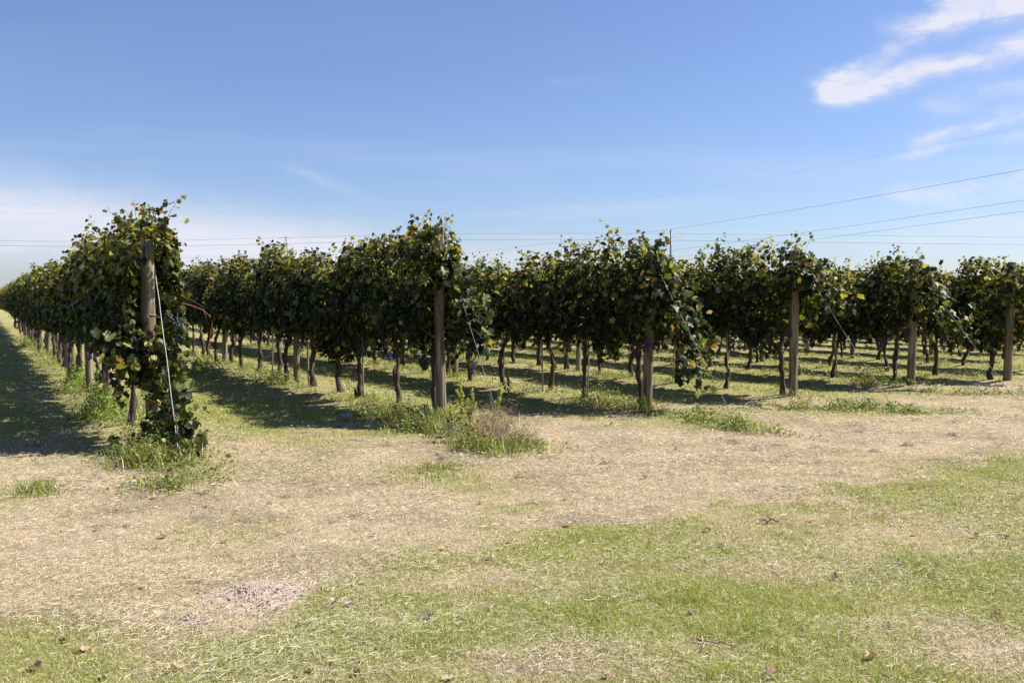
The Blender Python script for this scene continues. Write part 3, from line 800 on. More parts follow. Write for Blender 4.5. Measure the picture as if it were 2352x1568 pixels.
NV = [44, 26, 24, 22, 22, 22, 20, 18, 18, 16, 16, 14, 14]
SKIP = [0, 0, 0, 0, 0, 0, 1, 3, 4, 5, 7, 8, 9]      # vines of the further rows that stand right of the picture
for r in range(len(ROW)):
    for k in range(SKIP[r], NV[r]):
        t = .30 + PITCH_V * k + (rng.normal(0, .05) if k else 0)
        near_ = r < 6 and k < (3 if r < 2 else 2 if r < 4 else 1)
        if r < 6 and k < 26:
            if k == 0: lab = ['leafy grape vine climbing the end post and guy wire of the leftmost row', 'grape vine leaning on the flared end post of the second row from the left', 'grape vine with a broad drape of leaves beside the end post of the third row',
                              'grape vine hugging the end post with the blue ribbon, fourth row from the left', 'grape vine behind the end post of the fifth row from the left', 'grape vine at the end post by the right edge of the picture'][r]
            else: lab = f'{ORD[k]} grape vine from the end post in the {ROWN[r]}'
            grp = 'grape vines near the row ends'
        elif r < 6: lab = f'tiny far grape vine beyond the twenty-sixth in the {ROWN[r]}'; grp = f'far vines of the {ROWN[r]}'
        else: q_ = near_post(row_pt(r, t)); lab = f'dark grape vine {ORD[r - 6]} row behind the rightmost row, seen {q_[1]} of the {q_[0]}'; grp = f'vines of the {ORD[r - 6]} row behind'
        e = vine_root(r, t, lab, grp); flip = math.pi if (rng.random() < .5 and not near_) else 0.0
        if near_:
            lv = make_end_vine(r, k, t); nleaf = END[r]['leaf'] if k == 0 else int(END[r]['leaf'] * .5)
            rest = leaf_objects(lv, e, nleaf, lambda P: P[:, 1] * 1.2 - P[:, 0] * (.5 if k == 0 else 0) + .15 * P[:, 2])
            obj('foliage', leaves_mesh('foliage', lv, HI, rest), e, kind='stuff'); obj('canes', lv.st.mesh('canes', M_cane), e, kind='stuff')
            lean = {(0, 0): (-.06, .03), (1, 0): (-.17, -.02), (2, 0): (-.14, -.05), (3, 0): (-.12, -.02)}.get((r, k), (rng.normal(0, .08), rng.normal(0, .04)))
            obj('trunk', trunk_mesh(300 + r * 10 + k, 1.2, lean, .044 if k == 0 else .040), e)
            add_bunches(e, {0: 3, 1: 6}.get(r, 4))
            if k == 0 and r == 0:
                for (u, v, z) in [(-t - .05, -.20, 1.34), (-t + .02, -.33, 1.42), (-t - .35, .22, 1.45), (-t - .36, .24, 1.3), (-t + .0, -.14, 1.28), (-t - .02, -.17, 1.2)]: obj('grape_bunch', random.choice(GRAPES), e, (u, -v, z))
                rc = MB(); cp = np.array([1., -1., 1.]) * np.array([(-t - .25, .28, 1.58), (-t - .12, .42, 1.55), (-t + .0, .56, 1.50), (-t + .05, .65, 1.42), (-t + .06, .67, 1.36), (-t + .04, .64, 1.2), (-t + .03, .62, 1.08), (-t + .03, .62, .88)])
                rc.tube(cp, np.linspace(.0042, .002, len(cp)), 5, (.27, .09, .05)); rc.tube([cp[2], cp[2] + [-.01, -.02, -.05], cp[2] + [0, -.03, -.11]], .002, 4, (.34, .12, .06)); rc.tube([cp[3], cp[3] + [0, .01, .03]], .003, 4, (.34, .12, .06))
                obj('red_cane', rc.mesh('red_cane', M_cane), e, label='bare reddish cane bending out into the alley')
            if k == 0 and r in (1, 2, 4):
                for i in range(5): obj('grape_bunch', random.choice(GRAPES), e, (-t - .42 - .12 * random.random(), -.16 - .14 * random.random(), {1: 1.45, 2: .95, 4: 1.25}[r] - .14 * i * (1 if r == 1 else .5)))
        else:
            f, c = VAR[rng.integers(0, len(VAR))]; sc_ = Vector((1.03, .95 + .2 * rng.random(), (1.08 if r == 0 else 1.0) * (.90 + .16 * rng.random())))
            o = obj('foliage', f, e, rz=flip, kind='stuff'); o.scale = sc_
            if k < 12: o = obj('canes', c, e, rz=flip, kind='stuff'); o.scale = sc_
            o = obj('trunk', TRUNKS[rng.integers(0, len(TRUNKS))], e, rz=flip if rng.random() < .5 else flip + .4); o.rotation_euler.z = (0 if rng.random() < .5 else math.pi) + rng.normal(0, .12)
            if r < 6 and k < 9: add_bunches(e, 4)
            elif k < 12: add_bunches(e, 2)
        vine_total += 1

# the far end of the rows: too many and too small to count
fm = MB()
FARV = []
for i in range(4):
    lv = Leaves(); canopy(lv, 900 + i, -.85, .85, 420, size=(.12, .2), nshoot=5, hang=3); FARV.append(lv.arrays())
dt = np.array([[0, 0, 0], [.5, .4, .1], [0, 1, 0], [-.5, .4, .1]])
for r in range(len(ROW)):
    for k in range(NV[r], NV[r] + (62 if r == 0 else 14 if r < 6 else 8)):
        P, N, T, S, C = FARV[rng.integers(0, 4)]; p = row_pt(r, .3 + PITCH_V * k); s = 1 if rng.random() < .5 else -1; zsc = 1.09 if r == 0 else 1.0
        def wv(a): return np.stack([s * (a[:, 0] * RD[0]) + s * (a[:, 1] * RN[0]), s * (a[:, 0] * RD[1]) + s * (a[:, 1] * RN[1]), a[:, 2]], -1)
        V, F = place_leaves(wv(P) * [1, 1, zsc] + [p[0], p[1], 0], wv(N), wv(T), S, dt, DT); fm.add(V, F, np.repeat(C, 4, 0))
obj('distant_vine_rows', fm.mesh('distant_vine_rows', M_leaf), kind='stuff', label='far ends of the vine rows merging into one dark hedge', cat='vines')

# ------------------------------------------------------------------ posts, stakes, wires


def post_mesh(seed, h, r, flare=0.0):
    rg = np.random.default_rng(seed); n = 22; z = np.concatenate([[-.25, 0], np.linspace(.12, h - .12, n - 6), [h - .07, h - .03, h - .005, h]])
    R = np.full(len(z), r) * (1 + .025 * rg.normal(0, 1, len(z)))
    if flare: R = R * (1 + flare * np.exp(-((h - z) / .09) ** 2))
    R[-1] *= .93
    P = np.stack([.010 * np.sin(z * 1.4 + seed), .008 * np.cos(z * 1.1 + seed), z], -1); mb = MB(); mb.tube(P, R, 20, wob=.035)
    me = mb.mesh('shaft', M_wood, True); return me


def ring(P, R, rr, z, tilt=.03, k=18):
    a = np.linspace(0, 2 * math.pi, k + 1); return np.stack([P[0] + R * np.cos(a), P[1] + R * np.sin(a), z + tilt * np.cos(a + 1)], -1)


post_specs = [(2.28, .072, 0), (2.58, .070, .22), (2.40, .074, 0), (2.42, .072, .3), (2.38, .072, .2), (2.36, .076, 0)]
plabels = ['sunlit wooden end post with thin wire ties, leaves over its top, leftmost row', 'tall bare wooden end post with splayed top, second row from the left', 'wooden end post standing beside a thick trunk, third row from the left',
           'wooden end post with a blue ribbon hanging from its top, fourth row from the left', 'dark wooden end post with splayed top, fifth row from the left', 'wooden end post by the right edge of the picture']
end_tilt = [(.5, -.4), (.8, -.9), (-.6, 1.3), (.4, -.8), (0, .4), (.6, 1.0)]
for r in range(6):
    p = row_pt(r, 0); h, rad, fl = post_specs[r]
    e = obj('end_post', None, None, p, 0, plabels[r], 'post', 'wooden end posts'); e.rotation_euler = (math.radians(end_tilt[r][0]), math.radians(end_tilt[r][1]), 0)
    obj('shaft', post_mesh(40 + r, h, rad, fl), e)
    if r == 1:
        for q in range(9):
            a_ = q * .7; mb = MB(); mb.tube([(.074 * math.cos(a_), .074 * math.sin(a_), h - .12), (.086 * math.cos(a_), .086 * math.sin(a_), h - .02), (.092 * math.cos(a_), .092 * math.sin(a_), h + .015 * (q % 3))], [.006, .009, .004], 5); obj('splinter', mb.mesh('splinter', M_wood), e)
    for j, (zz_, m, rr) in enumerate({0: [(2.2, M_blue, .006), (1.84, M_cable, .0022), (1.80, M_cable, .0022), (1.44, M_wire, .005)], 1: [(2.44, M_wire, .004), (1.0, M_wire, .003)], 3: [(2.12, M_blue, .006), (1.62, M_wire, .005), (1.12, M_wire, .004)], 4: [(1.95, M_blue, .005), (1.2, M_wire, .004)]}.get(r, [(1.7, M_wire, .004), (1.1, M_wire, .004)])):
        mb = MB(); mb.tube(ring((0, 0), rad * 1.02 + rr * .6, rr, zz_, .012), rr, 5, cap=False); obj('tie', mb.mesh('tie', m), e)
    if r == 0:
        mb = MB(); mb.tube([(.0, -.088, 1.44), (.02, -.095, 1.43), (.035, -.09, 1.40), (.02, -.098, 1.42)], .006, 5); obj('wire_knot', mb.mesh('wire_knot', M_wire), e)
        mb = MB(); mb.tube([(.025, -.085, 2.2), (.03, -.09, 2.14), (.02, -.09, 2.10), (.034, -.088, 2.05)], .010, 5, wob=.5); obj('tensioner', mb.mesh('tensioner', M_steel), e)
    if r in (3, 4):
        mb = MB(); s = {3: [(.05, -.08, 2.10), (.12, -.10, 2.13), (.17, -.10, 2.02), (.19, -.10, 1.86), (.20, -.10, 1.72)], 4: [(-.07, -.06, 1.95), (-.09, -.08, 1.86), (-.085, -.08, 1.74), (-.10, -.07, 1.6)]}[r]
        mb.tube(s, .009, 4); obj('ribbon', mb.mesh('ribbon', M_blue), e, label='blue plastic ribbon hanging off the post')
# guy wires from the post head down to an anchor in front of the row
for r in range(6):
    a = row_pt(r, -.07, .02, post_specs[r][0] - .16 if r else 2.12); b = row_pt(r, [-1.45, -1.5, -1.75, -1.85, -1.9, -1.9][r], .05, .0); n = 14; tt = np.linspace(0, 1, n)[:, None]
    q = a + (b - a) * tt; q[:, 2] -= .03 * np.sin(tt[:, 0] * math.pi); q[1:-1, :2] += np.cumsum(rng.normal(0, .0025, (n - 2, 2)), 0)
    e = obj('guy_wire', None, None, b, 0, f'slanting steel guy wire staying the end post of the {ROWN[r]}', 'guy wire', 'guy wires at the row ends')
    mb = MB(); mb.tube(q - b, .0036 if r == 0 else .0030, 6); obj('cable', mb.mesh('cable', M_bright if r == 0 else M_wire), e)
    mb = MB(); k = np.linspace(0, 1, 40); ax = norm(a - b); s1 = norm(np.cross(ax, [0, 0, 1])); s2 = np.cross(ax, s1)
    tw = ax * (.10 + .45 * k)[:, None] + .005 * (np.cos(k * 60)[:, None] * s1 + np.sin(k * 60)[:, None] * s2); mb.tube(tw, .0018, 4); obj('twisted_end', mb.mesh('twisted_end', M_bright if r == 0 else M_wire), e)
    mb = MB(); mb.tube([(0, 0, -.1), (0, 0, .02), tuple(ax * .10), tuple(ax * .14)], [.012, .012, .010, .006], 6); obj('anchor_rod', mb.mesh('anchor_rod', M_steel), e)

INNER = [post_mesh(70 + i, 2.25 + .12 * i / 3, .060 + .006 * (i % 2)) for i in range(4)]
for r in range(len(ROW)):
    for j in range(1, 8 if r == 0 else 5 if r < 6 else 4):
        if j * BAY / PITCH_V < SKIP[r] - 1: continue
        p = row_pt(r, BAY * j + rng.normal(0, .08), rng.normal(0, .03))
        lab = f'{ORD[j]} wooden trellis post along the {ROWN[r]}' if r < 6 else (lambda q_: f'slim trellis post {ORD[r - 6]} row behind the rightmost row, seen {q_[1]} of the {q_[0]}')(near_post(p))
        e = obj('trellis_post', None, None, p, rng.random() * 6, lab, 'post', 'trellis posts inside the rows' if r < 6 else 'trellis posts of the rows behind'); me = INNER[rng.integers(0, 4)]
        obj('shaft', me, e); e.rotation_euler = (rng.normal(0, .012), rng.normal(0, .012), rng.random() * 6)
        mb = MB(); mb.tube(ring((0, 0), .068, .004, .62), .004, 5, cap=False); obj('tie', mb.mesh('tie', M_green if (r == 0 and j == 1) else M_wire), e)

# thin training stakes beside trunks
mb = MB(); mb.tube([(0, 0, -.1), (.003, 0, .5), (0, .004, 1.0), (.002, 0, 1.35)], .013, 6, (.30, .24, .17), wob=.2); STAKE = mb.mesh('training_stake', M_cane)
mb = MB(); mb.tube([(0, 0, -.1), (.002, 0, .7), (0, 0, 1.45)], .011, 6, (.06, .05, .045), wob=.1); STAKE2 = mb.mesh('training_stake', M_cane)
for r, ks in [(0, (1, 2, 3)), (1, (2, 3, 4, 5, 6)), (2, (1, 2, 3)), (3, (1, 2)), (4, (1, 2))]:
    for k in ks:
        p = row_pt(r, .30 + PITCH_V * k + rng.choice([-1, 1]) * .10, rng.normal(-.05, .02)); me = STAKE2 if (r, k) in ((1, 3), (0, 3)) else STAKE
        o = obj('training_stake', me, None, p, 0, f'{"dark metal" if me is STAKE2 else "thin wooden"} stake beside the {ORD[k]} vine trunk of the {ROWN[r]}', 'stake', 'training stakes beside vine trunks')
        o.rotation_euler = (rng.normal(0, .06), rng.normal(0, .06), 0)
o = obj('training_stake', STAKE2, None, row_pt(0, 9.3, -.2), 0, 'thin grey metal stake on the alley side of the leftmost row', 'stake', 'training stakes beside vine trunks'); o.data = o.data.copy(); o.data.materials[0] = M_steel

for r in range(6):
    mb = MB(); L = [60, 34, 32, 30, 30, 30][r]; tt = np.linspace(0, L, 40)
    mb.tube(np.stack([tt * RD[0], tt * RD[1], .98 + .01 * np.sin(tt)], -1), .0035, 4); obj('trellis_wire', mb.mesh('trellis_wire', M_wire), None, row_pt(r, 0), 0, f'steel trellis wire under the leaves of the {ROWN[r]}', 'wire', 'trellis wires')

# ------------------------------------------------------------------ plants and litter on the ground


def stalk_weed(px, py, h, label, seed, lean=0.0):
    rg = np.random.default_rng(seed); p = gp(px, py); e = obj('tall_weed', None, None, (p[0], p[1], gz(p[0], p[1])), 0, label, 'weed', 'tall yellow green weeds')
    st = MB(); n = 9; t = np.linspace(0, 1, n); P = np.stack([lean * t + np.cumsum(rg.normal(0, .006, n)), np.cumsum(rg.normal(0, .006, n)), h * t], -1); st.tube(P, np.linspace(.006, .003, n), 5, (.30, .30, .10)); obj('stem', st.mesh('stem', M_cane), e)
    lf = MB(); m = 44; q = rg.random(m) * .75 + .08; a = rg.random(m) * 6.28; o = np.stack([np.cos(a), np.sin(a), 0 * a], -1)
    B = np.stack([np.interp(q, t, P[:, i]) for i in range(3)], -1); V, T = place_leaves(B + o * .03, o * .3 + rg.normal(0, .3, (m, 3)) + [0, 0, .8], o + [0, 0, -.25], .045 + .05 * rg.random(m) * (1 - q), DIAM, DT)
    lf.add(V, T, np.repeat(pick(WEEDC, m), 4, 0)); obj('leaves', lf.mesh('leaves', M_weed), e, kind='stuff')
    for s in range(5):
        sp = MB(); k0 = .5 + .1 * s; b = np.array([np.interp(k0, t, P[:, i]) for i in range(3)]); d = norm(np.array([rg.normal(0, .35), rg.normal(0, .35), 1.0])) if s < 4 else np.array([0, 0, 1.])
        m = 150; q = rg.random(m); L = h * (.20 if s < 4 else .28); V, T = place_leaves(b + d * (L * q)[:, None] + rg.normal(0, .007, (m, 3)), rg.normal(0, 1, (m, 3)), rg.normal(0, 1, (m, 3)) + d, np.full(m, .014), DIAM * [1.6, 1, 1], DT)
        sp.add(V, T, np.repeat(pick([(.36, .36, .10), (.30, .33, .08), (.42, .38, .13)], m), 4, 0)); obj('seed_spike', sp.mesh('seed_spike', M_weed), e, kind='stuff')


stalk_weed(1057, 1010, .62, 'tallest yellow green weed with seed spikes right of the splayed end post', 1)
stalk_weed(1078, 1012, .52, 'yellow green seed weed just right of the tallest one', 2, .04)
stalk_weed(1040, 1000, .33, 'short seed weed close against the splayed end post', 3)
stalk_weed(1132, 985, .48, 'thin bending weed beside the guy wire of the second row', 4, .12)
stalk_weed(1168, 905, .30, 'small yellow leafed weed at a trunk foot in the third row', 5)


def dry_bush(px, py, rx, h, n, label, seed):
    rg = np.random.default_rng(seed); p = gp(px, py); e = obj('dry_bush', None, None, (p[0], p[1], 0), 0, label, 'dry bush', 'dead brown weeds')
    mb = MB()
    for i in range(n):
        a = rg.random() * 6.28; r0 = rg.random() * rx * .5; b = np.array([r0 * math.cos(a), r0 * math.sin(a), .0]); d = norm(np.array([rg.normal(0, 1), rg.normal(0, 1), .35 + .6 * rg.random()])); L = h * (.6 + .9 * rg.random()); k = 5
        P = b + d * L * np.linspace(0, 1, k)[:, None] + np.cumsum(rg.normal(0, .014, (k, 3)), 0); P[:, 2] = np.maximum(P[:, 2], .005); mb.tube(P, np.linspace(.0035, .0014, k), 3, pick([(.26, .16, .10), (.34, .22, .15), (.20, .12, .08), (.40, .30, .2)], 1)[0], cap=False)
        for j in range(3):
            s = P[1 + rg.integers(0, 4)]; mb.tube([s, s + rg.normal(0, .035, 3), s + rg.normal(0, .06, 3) + [0, 0, .02]], [.0016, .0014, .001], 3, (.36, .24, .16), cap=False)
    obj('twigs', mb.mesh('twigs', M_cane), e, kind='stuff')


dry_bush(1120, 1012, .55, .30, 170, 'tangled dead brown weed bush in front of the splayed end post', 1)
dry_bush(1165, 1022, .5, .24, 110, 'low dead brown twigs at the right of the weed patch', 2)
dry_bush(1130, 965, .2, .22, 26, 'sparse dead stems with seed heads behind the dry bush', 3)
dry_bush(1040, 905, .18, .16, 30, 'small dead tuft at a post foot in the third row', 4)


def twig(name, pts, r, c, label):
    P = np.array([np.append(gp(*q)[:2], 0) for q in pts]); P[:, 2] = gz(P[:, 0], P[:, 1]) + .02; b = P[0].copy(); mb = MB(); k = np.linspace(0, len(P) - 1, 8); Q = np.stack([np.interp(k, np.arange(len(P)), P[:, i]) for i in range(3)], -1) + rng.normal(0, .006, (8, 3))
    mb.tube(Q - b, np.linspace(r, r * .6, 8), 5, c, wob=.2); obj(name, mb.mesh(name, M_cane), None, b, 0, label, 'twig', 'twigs lying on the turf')


twig('fallen_twig', [(1113, 1040), (1150, 1012), (1180, 990)], .010, (.42, .33, .24), 'pale stick slanting out of the weed patch')
twig('fallen_twig', [(1595, 1474), (1635, 1480), (1690, 1492)], .005, (.16, .11, .08), 'thin dark twig lying on the near grass, lower right')
twig('fallen_twig', [(1610, 1470), (1618, 1500)], .004, (.40, .32, .22), 'short straw stem beside the thin dark twig')
twig('fallen_twig', [(2070, 1118), (2150, 1120)], .006, (.34, .28, .22), 'straight grey twig lying on the grass at far right')
twig('fallen_twig', [(1780, 1127), (1850, 1124)], .006, (.14, .1, .07), 'dark twig between the straw and the lawn')
twig('fallen_twig', [(1745, 1205), (1790, 1207)], .007, (.12, .08, .06), 'small dark stick in the middle of the right lawn')
twig('fallen_twig', [(1480, 1172), (1560, 1166)], .005, (.30, .23, .15), 'thin brown stem along the lawn edge')
twig('fallen_twig', [(1340, 1385), (1385, 1378)], .004, (.5, .42, .3), 'pale straw stalk lying among the clippings')


def dead_leaf(seed, c):
    rg = np.random.default_rng(seed); tv, tt = leaf_template(outline, rg.normal(.1, .3), rg.uniform(-.3, .4), .22, seed); tv = tv - [0, .35, 0]; z = tv[:, 2]; tv[:, 2] = z - z.min()
    curl = rg.uniform(.2, 1.1); tv[:, 2] += curl * tv[:, 0] ** 2; tv[:, 0] *= 1 - .25 * curl
    return mesh_np('fallen_leaf', tv, tt, np.broadcast_to(np.array(c), (len(tv), 3)), [M_dead])


DC = [(.36, .25, .18), (.26, .17, .12), (.44, .33, .26), (.40, .29, .22), (.11, .075, .06), (.45, .35, .28), (.34, .21, .13), (.18, .12, .09)]
DEAD = [dead_leaf(i, DC[i]) for i in range(8)]
spots = [(985, 1421, .13, 4, 'large dark curled leaf lying on the near lawn'), (1302, 1206, .14, 5, 'pale curled leaf standing up at the lawn edge, casting a dark shadow'), (1130, 1285, .12, 5, 'pinkish pale leaf on the lawn left of centre'),
         (770, 1386, .11, 3, 'brown leaf beside the molehill, left one of a pair'), (803, 1391, .10, 2, 'brown leaf beside the molehill, right one of a pair'), (400, 1545, .11, 3, 'broad brown leaf at the bottom edge of the picture, left'), (1770, 1559, .12, 1, 'brown leaf at the bottom edge of the picture, right'),
         (195, 1503, .11, 0, 'reddish brown leaf on the green patch at lower left'), (2068, 1297, .12, 4, 'dark brown leaf on the right lawn'), (1170, 1243, .10, 6, 'orange brown leaf near the lawn edge, left of centre'), (1400, 978, .16, 6, 'orange leaf in front of the third row')]
for px, py, s, c, lab in spots:
    p = gp(px, py); o = obj('fallen_leaf', DEAD[c], None, (p[0], p[1], gz(p[0], p[1]) + .008), random.random() * 6, lab, 'leaf', 'fallen vine leaves'); o.rotation_euler.x = random.uniform(-.3, .3); o.rotation_euler.y = random.uniform(-.3, .3); o.scale = (s * .48,) * 3
more = [(145, 1482), (262, 1400), (450, 1447), (640, 1404), (605, 1405), (715, 1546), (475, 1163), (272, 1163), (140, 1225), (1020, 1262), (545, 1030), (710, 1075), (740, 1057), (515, 1245), (1190, 1097), (1430, 1040), (1480, 1098), (1930, 1087), (1965, 1082),
        (2025, 1100), (1890, 1010), (2190, 1012), (1920, 1332), (2110, 1302), (2150, 1300), (1690, 1240), (1625, 1222), (1940, 1290), (1660, 1255), (1385, 1290), (1255, 1390), (1460, 1410), (2050, 1210), (1760, 1207), (2210, 920), (2180, 910), (2320, 930), (2250, 950),
        (1030, 1560), (820, 1550), (240, 1560), (85, 1540), (330, 1350), (860, 1230), (930, 1180), (620, 1160), (1560, 1340), (1590, 1410), (2290, 1420), (2240, 1235), (690, 1440), (1110, 1460), (1850, 1450), (1400, 1555), (2000, 1520)]
extra = []
for i in range(90):
    y = 6 + 12 * rng.random(); extra.append((y * (rng.random() * 1.2 - .6), y))
for q in more + extra:
    p = gp(*q) if q[1] > 100 else np.array([q[0], q[1], 0]); c = rng.integers(0, 8); s = rng.uniform(.024, .052)
    o = obj('fallen_leaf', DEAD[c], None, (p[0], p[1], gz(p[0], p[1]) + .006), random.random() * 6, '%s small dry leaf on the %s, %s, %s' % (['brown', 'dark brown', 'pale pinkish', 'tan', 'blackish', 'whitish', 'orange brown', 'dull dark'][c], 'green lawn' if green(p[:1], p[1:2])[0] > .45 else 'dry straw',
                ['far left', 'left centre', 'right centre', 'far right'][int(np.clip((p[0] / p[1] / .571 + 1) * 2, 0, 3))], 'close to the camera' if p[1] < 5.2 else 'mid ground' if p[1] < 9 else 'near the rows'), 'leaf', 'small dry leaves scattered about'); o.rotation_euler.x = random.uniform(-.3, .3); o.rotation_euler.y = random.uniform(-.3, .3); o.scale = (s,) * 3


def soil_mat():
    m, g, out = mat('molehill_soil'); tcn = g.n('ShaderNodeTexCoord'); n = g.noise(tcn.outputs['Object'], 70, 5, .65)
    c = g.ramp(n, [(.3, (.24, .185, .15)), (.6, (.37, .295, .25)), (.8, (.45, .365, .315))]); p = principled(g, c, .95, .05, bump(g, n, .01, .9)); g.t.links.new(p.outputs[0], out.inputs[0]); return m


M_soil = soil_mat()


def molehill(px, py, rx, ry, h, ncl, label, seed):
    rg = np.random.default_rng(seed); p = gp(px, py); e = obj('molehill', None, None, (p[0], p[1], gz(p[0], p[1])), .12, label, 'molehill', 'molehills on the turf')
    m = 46; u = np.linspace(-1.15, 1.15, m); U, W = np.meshgrid(u, u, indexing='ij'); U, W = U.ravel(), W.ravel(); rr = np.hypot(U, W) * (.8 + .45 * fbm(U * 1.6 + seed, W * 1.6, 8, 2)); Z = h * np.clip(1 - rr ** 1.4, -.25, 1) * (.75 + .5 * fbm(U * 4, W * 4, 14, 3)) + (rg.random(len(U)) - .5) * .016
    i = (np.arange(m - 1)[:, None] * m + np.arange(m - 1)[None]).ravel(); keep = rr[i] < 1.12; i = i[keep]
    obj('mound', mesh_np('mound', np.stack([U * rx, W * ry, Z], -1), np.stack([i, i + m, i + m + 1, i + 1], -1), None, [M_soil], True), e)
    mb = MB(); OV = np.array([(1, 0, 0), (-1, 0, 0), (0, 1, 0), (0, -1, 0), (0, 0, 1), (0, 0, -1)], float); OT = [(0, 2, 4), (2, 1, 4), (1, 3, 4), (3, 0, 4), (2, 0, 5), (1, 2, 5), (3, 1, 5), (0, 3, 5)]
    for k in range(ncl):
        a = rg.random() * 6.28; q = abs(rg.normal(0, .62)); x, y = q * math.cos(a), q * math.sin(a); r_ = q * (.8 + .45 * fbm(np.array([x * 1.6 + seed]), np.array([y * 1.6]), 8, 2)[0]); z = h * max(0, 1 - r_ ** 1.4) * .95
        mb.add((OV * (.6 + .8 * rg.random((6, 1)))) * (.002 + .009 * rg.random() ** 6) @ np.array(Matrix.Rotation(rg.random() * 6, 3, 'Z')) + [x * rx, y * ry, z + .004], OT)
    obj('clods', mb.mesh('clods', M_soil), e, kind='stuff')


molehill(600, 1368, .30, .30, .05, 2600, 'molehill of crumbly pinkish grey earth in the near straw', 2)
molehill(440, 1428, .10, .07, .03, 260, 'small crumble of earth left of the larger molehill', 6)

# crumpled plastic scrap under the second row
p = gp(797, 968); mb = MB(); n = 9; U, W = np.meshgrid(np.linspace(-1, 1, n), np.linspace(-1, 1, n), indexing='ij'); V = np.stack([U.ravel() * .06 + rng.normal(0, .012, n * n), W.ravel() * .07 + rng.normal(0, .012, n * n), .02 + rng.random(n * n) * .06], -1)
i = (np.arange(n - 1)[:, None] * n + np.arange(n - 1)[None]).ravel(); mb.add(V, np.concatenate([np.stack([i, i + n, i + n + 1], -1), np.stack([i, i + n + 1, i + 1], -1)]), (.40, .47, .54))
obj('plastic_scrap', mb.mesh('plastic_scrap', M_plain), None, (p[0], p[1], .03), 0, 'crumpled pale blue plastic scrap in the grass by the second row', 'litter')

# ------------------------------------------------------------------ far things: power lines, pylon, house
pole = at(1541, 560, 87); e = obj('power_pole', None, None, (pole[0], 87, 0), 0, 'thin steel power pole rising behind the third row', 'power pole')
ph = at(1541, 529, 87)[2]; mb = MB(); mb.tube([(0, 0, 0), (0, 0, ph * .5), (0, 0, ph)], [.13, .11, .085], 8); obj('mast', mb.mesh('mast', M_cable), e)
mb = MB(); mb.tube([(-.1, 0, ph - .2), (.0, 0, ph), (.1, 0, ph + .05)], .06, 6); obj('insulator', mb.mesh('insulator', M_cable), e)


def cable(pts, rad, label, group):
    """pts: (picture x, y, depth)"""
    P = np.array([at(*q) for q in pts]); s = np.concatenate([[0], np.cumsum(np.linalg.norm(np.diff(P, axis=0), axis=1))]); k = np.linspace(0, s[-1], 40)
    Q = np.stack([np.interp(k, s, P[:, i]) for i in range(3)], -1)
    for _ in range(12): Q[1:-1] = Q[1:-1] * .5 + (Q[2:] + Q[:-2]) * .25
    b = Q[0].copy(); mb = MB(); mb.tube(Q - b, rad, 5); obj('power_cable', mb.mesh('power_cable', M_cable), None, b, 0, label, 'cable', group)


G1 = 'power cables crossing the sky'
cable([(1060, 583, 131), (1330, 551, 100), (1541, 528, 87), (1950, 462, 62), (2352, 390, 48), (2700, 325, 40)], .010, 'dark power cable climbing from the thin pole to the right edge', G1)
cable([(1380, 598, 100), (1541, 576, 87), (1950, 520, 64), (2352, 460, 50), (2700, 408, 42)], .009, 'middle of the three cables rising to the right edge', G1)
cable([(1450, 606, 98), (1640, 579, 80), (1950, 540, 64), (2352, 485, 50), (2700, 438, 42)], .009, 'lowest of the three cables rising to the right edge', G1)
cable([(1020, 533, 170), (1300, 486, 140), (1700, 420, 112), (2352, 293, 88), (2700, 225, 80)], .005, 'faint highest cable rising towards the upper right', G1)
cable([(-200, 550, 330), (0, 554, 330), (300, 558, 350), (656, 545, 380), (1000, 537, 400), (1400, 535, 400), (1800, 539, 400), (2352, 545, 400), (2700, 548, 400)], .045, 'upper of the two faint level cables far away over the rows', G1)
cable([(-200, 561, 330), (0, 566, 330), (300, 569, 350), (656, 560, 380), (1000, 550, 400), (1400, 549, 400), (1800, 556, 400), (2352, 562, 400), (2700, 565, 400)], .060, 'lower of the two faint level cables far away over the rows', G1)

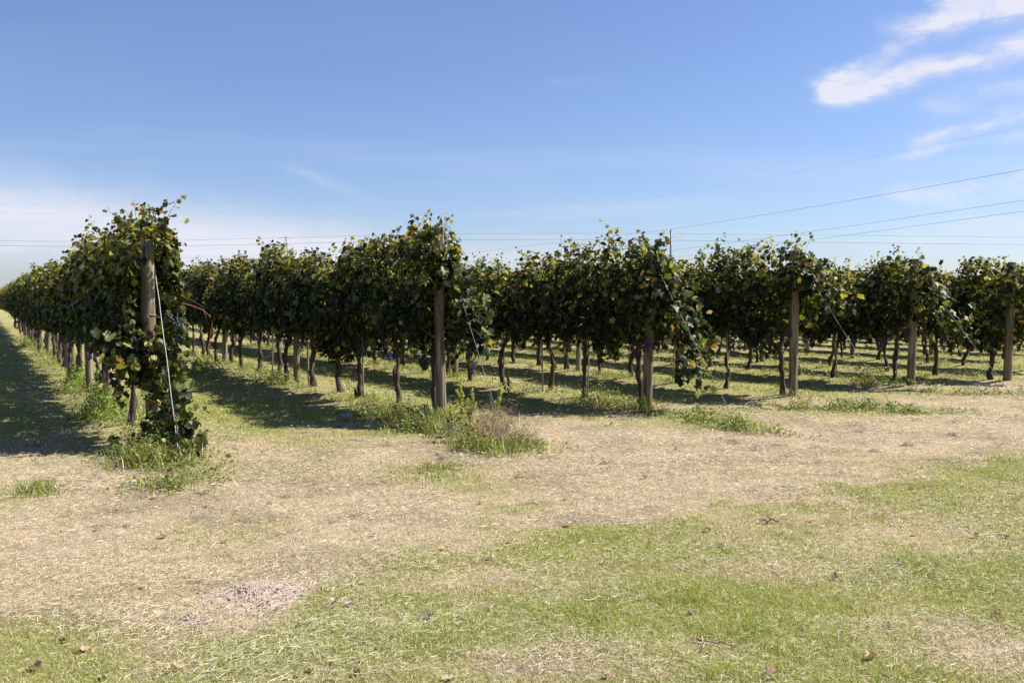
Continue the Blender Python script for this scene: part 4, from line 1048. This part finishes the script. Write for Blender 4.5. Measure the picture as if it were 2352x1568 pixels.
py_ = at(657, 600, 384); e = obj('pylon', None, None, (py_[0], 384, 0), .3, 'tiny lattice pylon on the skyline above the second row', 'pylon'); hT = at(657, 543, 384)[2]
mb = MB()
for sx in (-1, 1):
    for sy in (-1, 1): mb.tube([(sx * 2.6, sy * 2.6, 0), (sx * .7, sy * .7, hT * .72), (sx * .35, sy * .35, hT)], .06, 4)
for k in range(12):
    z0, z1 = hT * k / 12, hT * (k + 1) / 12; a = np.interp(z0, [0, hT * .72, hT], [2.6, .7, .35]); b = np.interp(z1, [0, hT * .72, hT], [2.6, .7, .35])
    for s in (-1, 1): mb.tube([(-a, s * a, z0), (b, s * b, z1)], .035, 4); mb.tube([(a, s * a, z0), (-b, s * b, z1)], .035, 4); mb.tube([(s * a, -a, z0), (s * b, b, z1)], .035, 4)
obj('lattice', mb.mesh('lattice', M_steel), e)
for zf, L in ((.86, 3.2), (.97, 2.6)):
    mb = MB(); mb.tube([(-L, 0, hT * zf), (0, 0, hT * zf + .5), (L, 0, hT * zf)], .07, 4); obj('crossarm', mb.mesh('crossarm', M_steel), e)

D = 170.0; q = at(2, 690, D); e = obj('farmhouse', None, None, (q[0] - 12, D, 0), 0, 'red roofed farmhouse at the far left end of the vineyard', 'house')
zr = at(0, 664, D)[2]; zw = at(0, 673, D)[2]
M_wall = simple('house_wall', (.50, .42, .36), .9, 0, .1, 1.5, .15); M_roof = simple('roof_tiles', (.16, .085, .065), .85, 0, .1, 4, .35); M_glass = simple('window_dark', (.03, .035, .04), .3)
mb = MB(); mb.box((0, 0, zw / 2), (26, 8, zw)); wall = obj('wall', mb.mesh('wall', M_wall), e)
mb = MB(); V = np.array([(-13.5, -4.6, zw - .05), (13.5, -4.6, zw - .05), (13.5, 4.6, zw - .05), (-13.5, 4.6, zw - .05), (-13, 0, zr + .25), (13, 0, zr + .25)]); mb.add(V, [(0, 1, 5), (0, 5, 4), (2, 3, 4), (2, 4, 5), (1, 2, 5), (3, 0, 4), (0, 2, 1), (0, 3, 2)]); rf = obj('roof', mb.mesh('roof', M_roof), e)
mb = MB(); mb.box((6, .8, zr + .3), (.7, .7, 1.2)); obj('chimney', mb.mesh('chimney', M_wall), rf)
for k in range(5):
    mb = MB(); mb.box((-10 + 5 * k, -4.02, 1.7), (1.0, .1, 1.3)); obj('window', mb.mesh('window', M_glass), e)
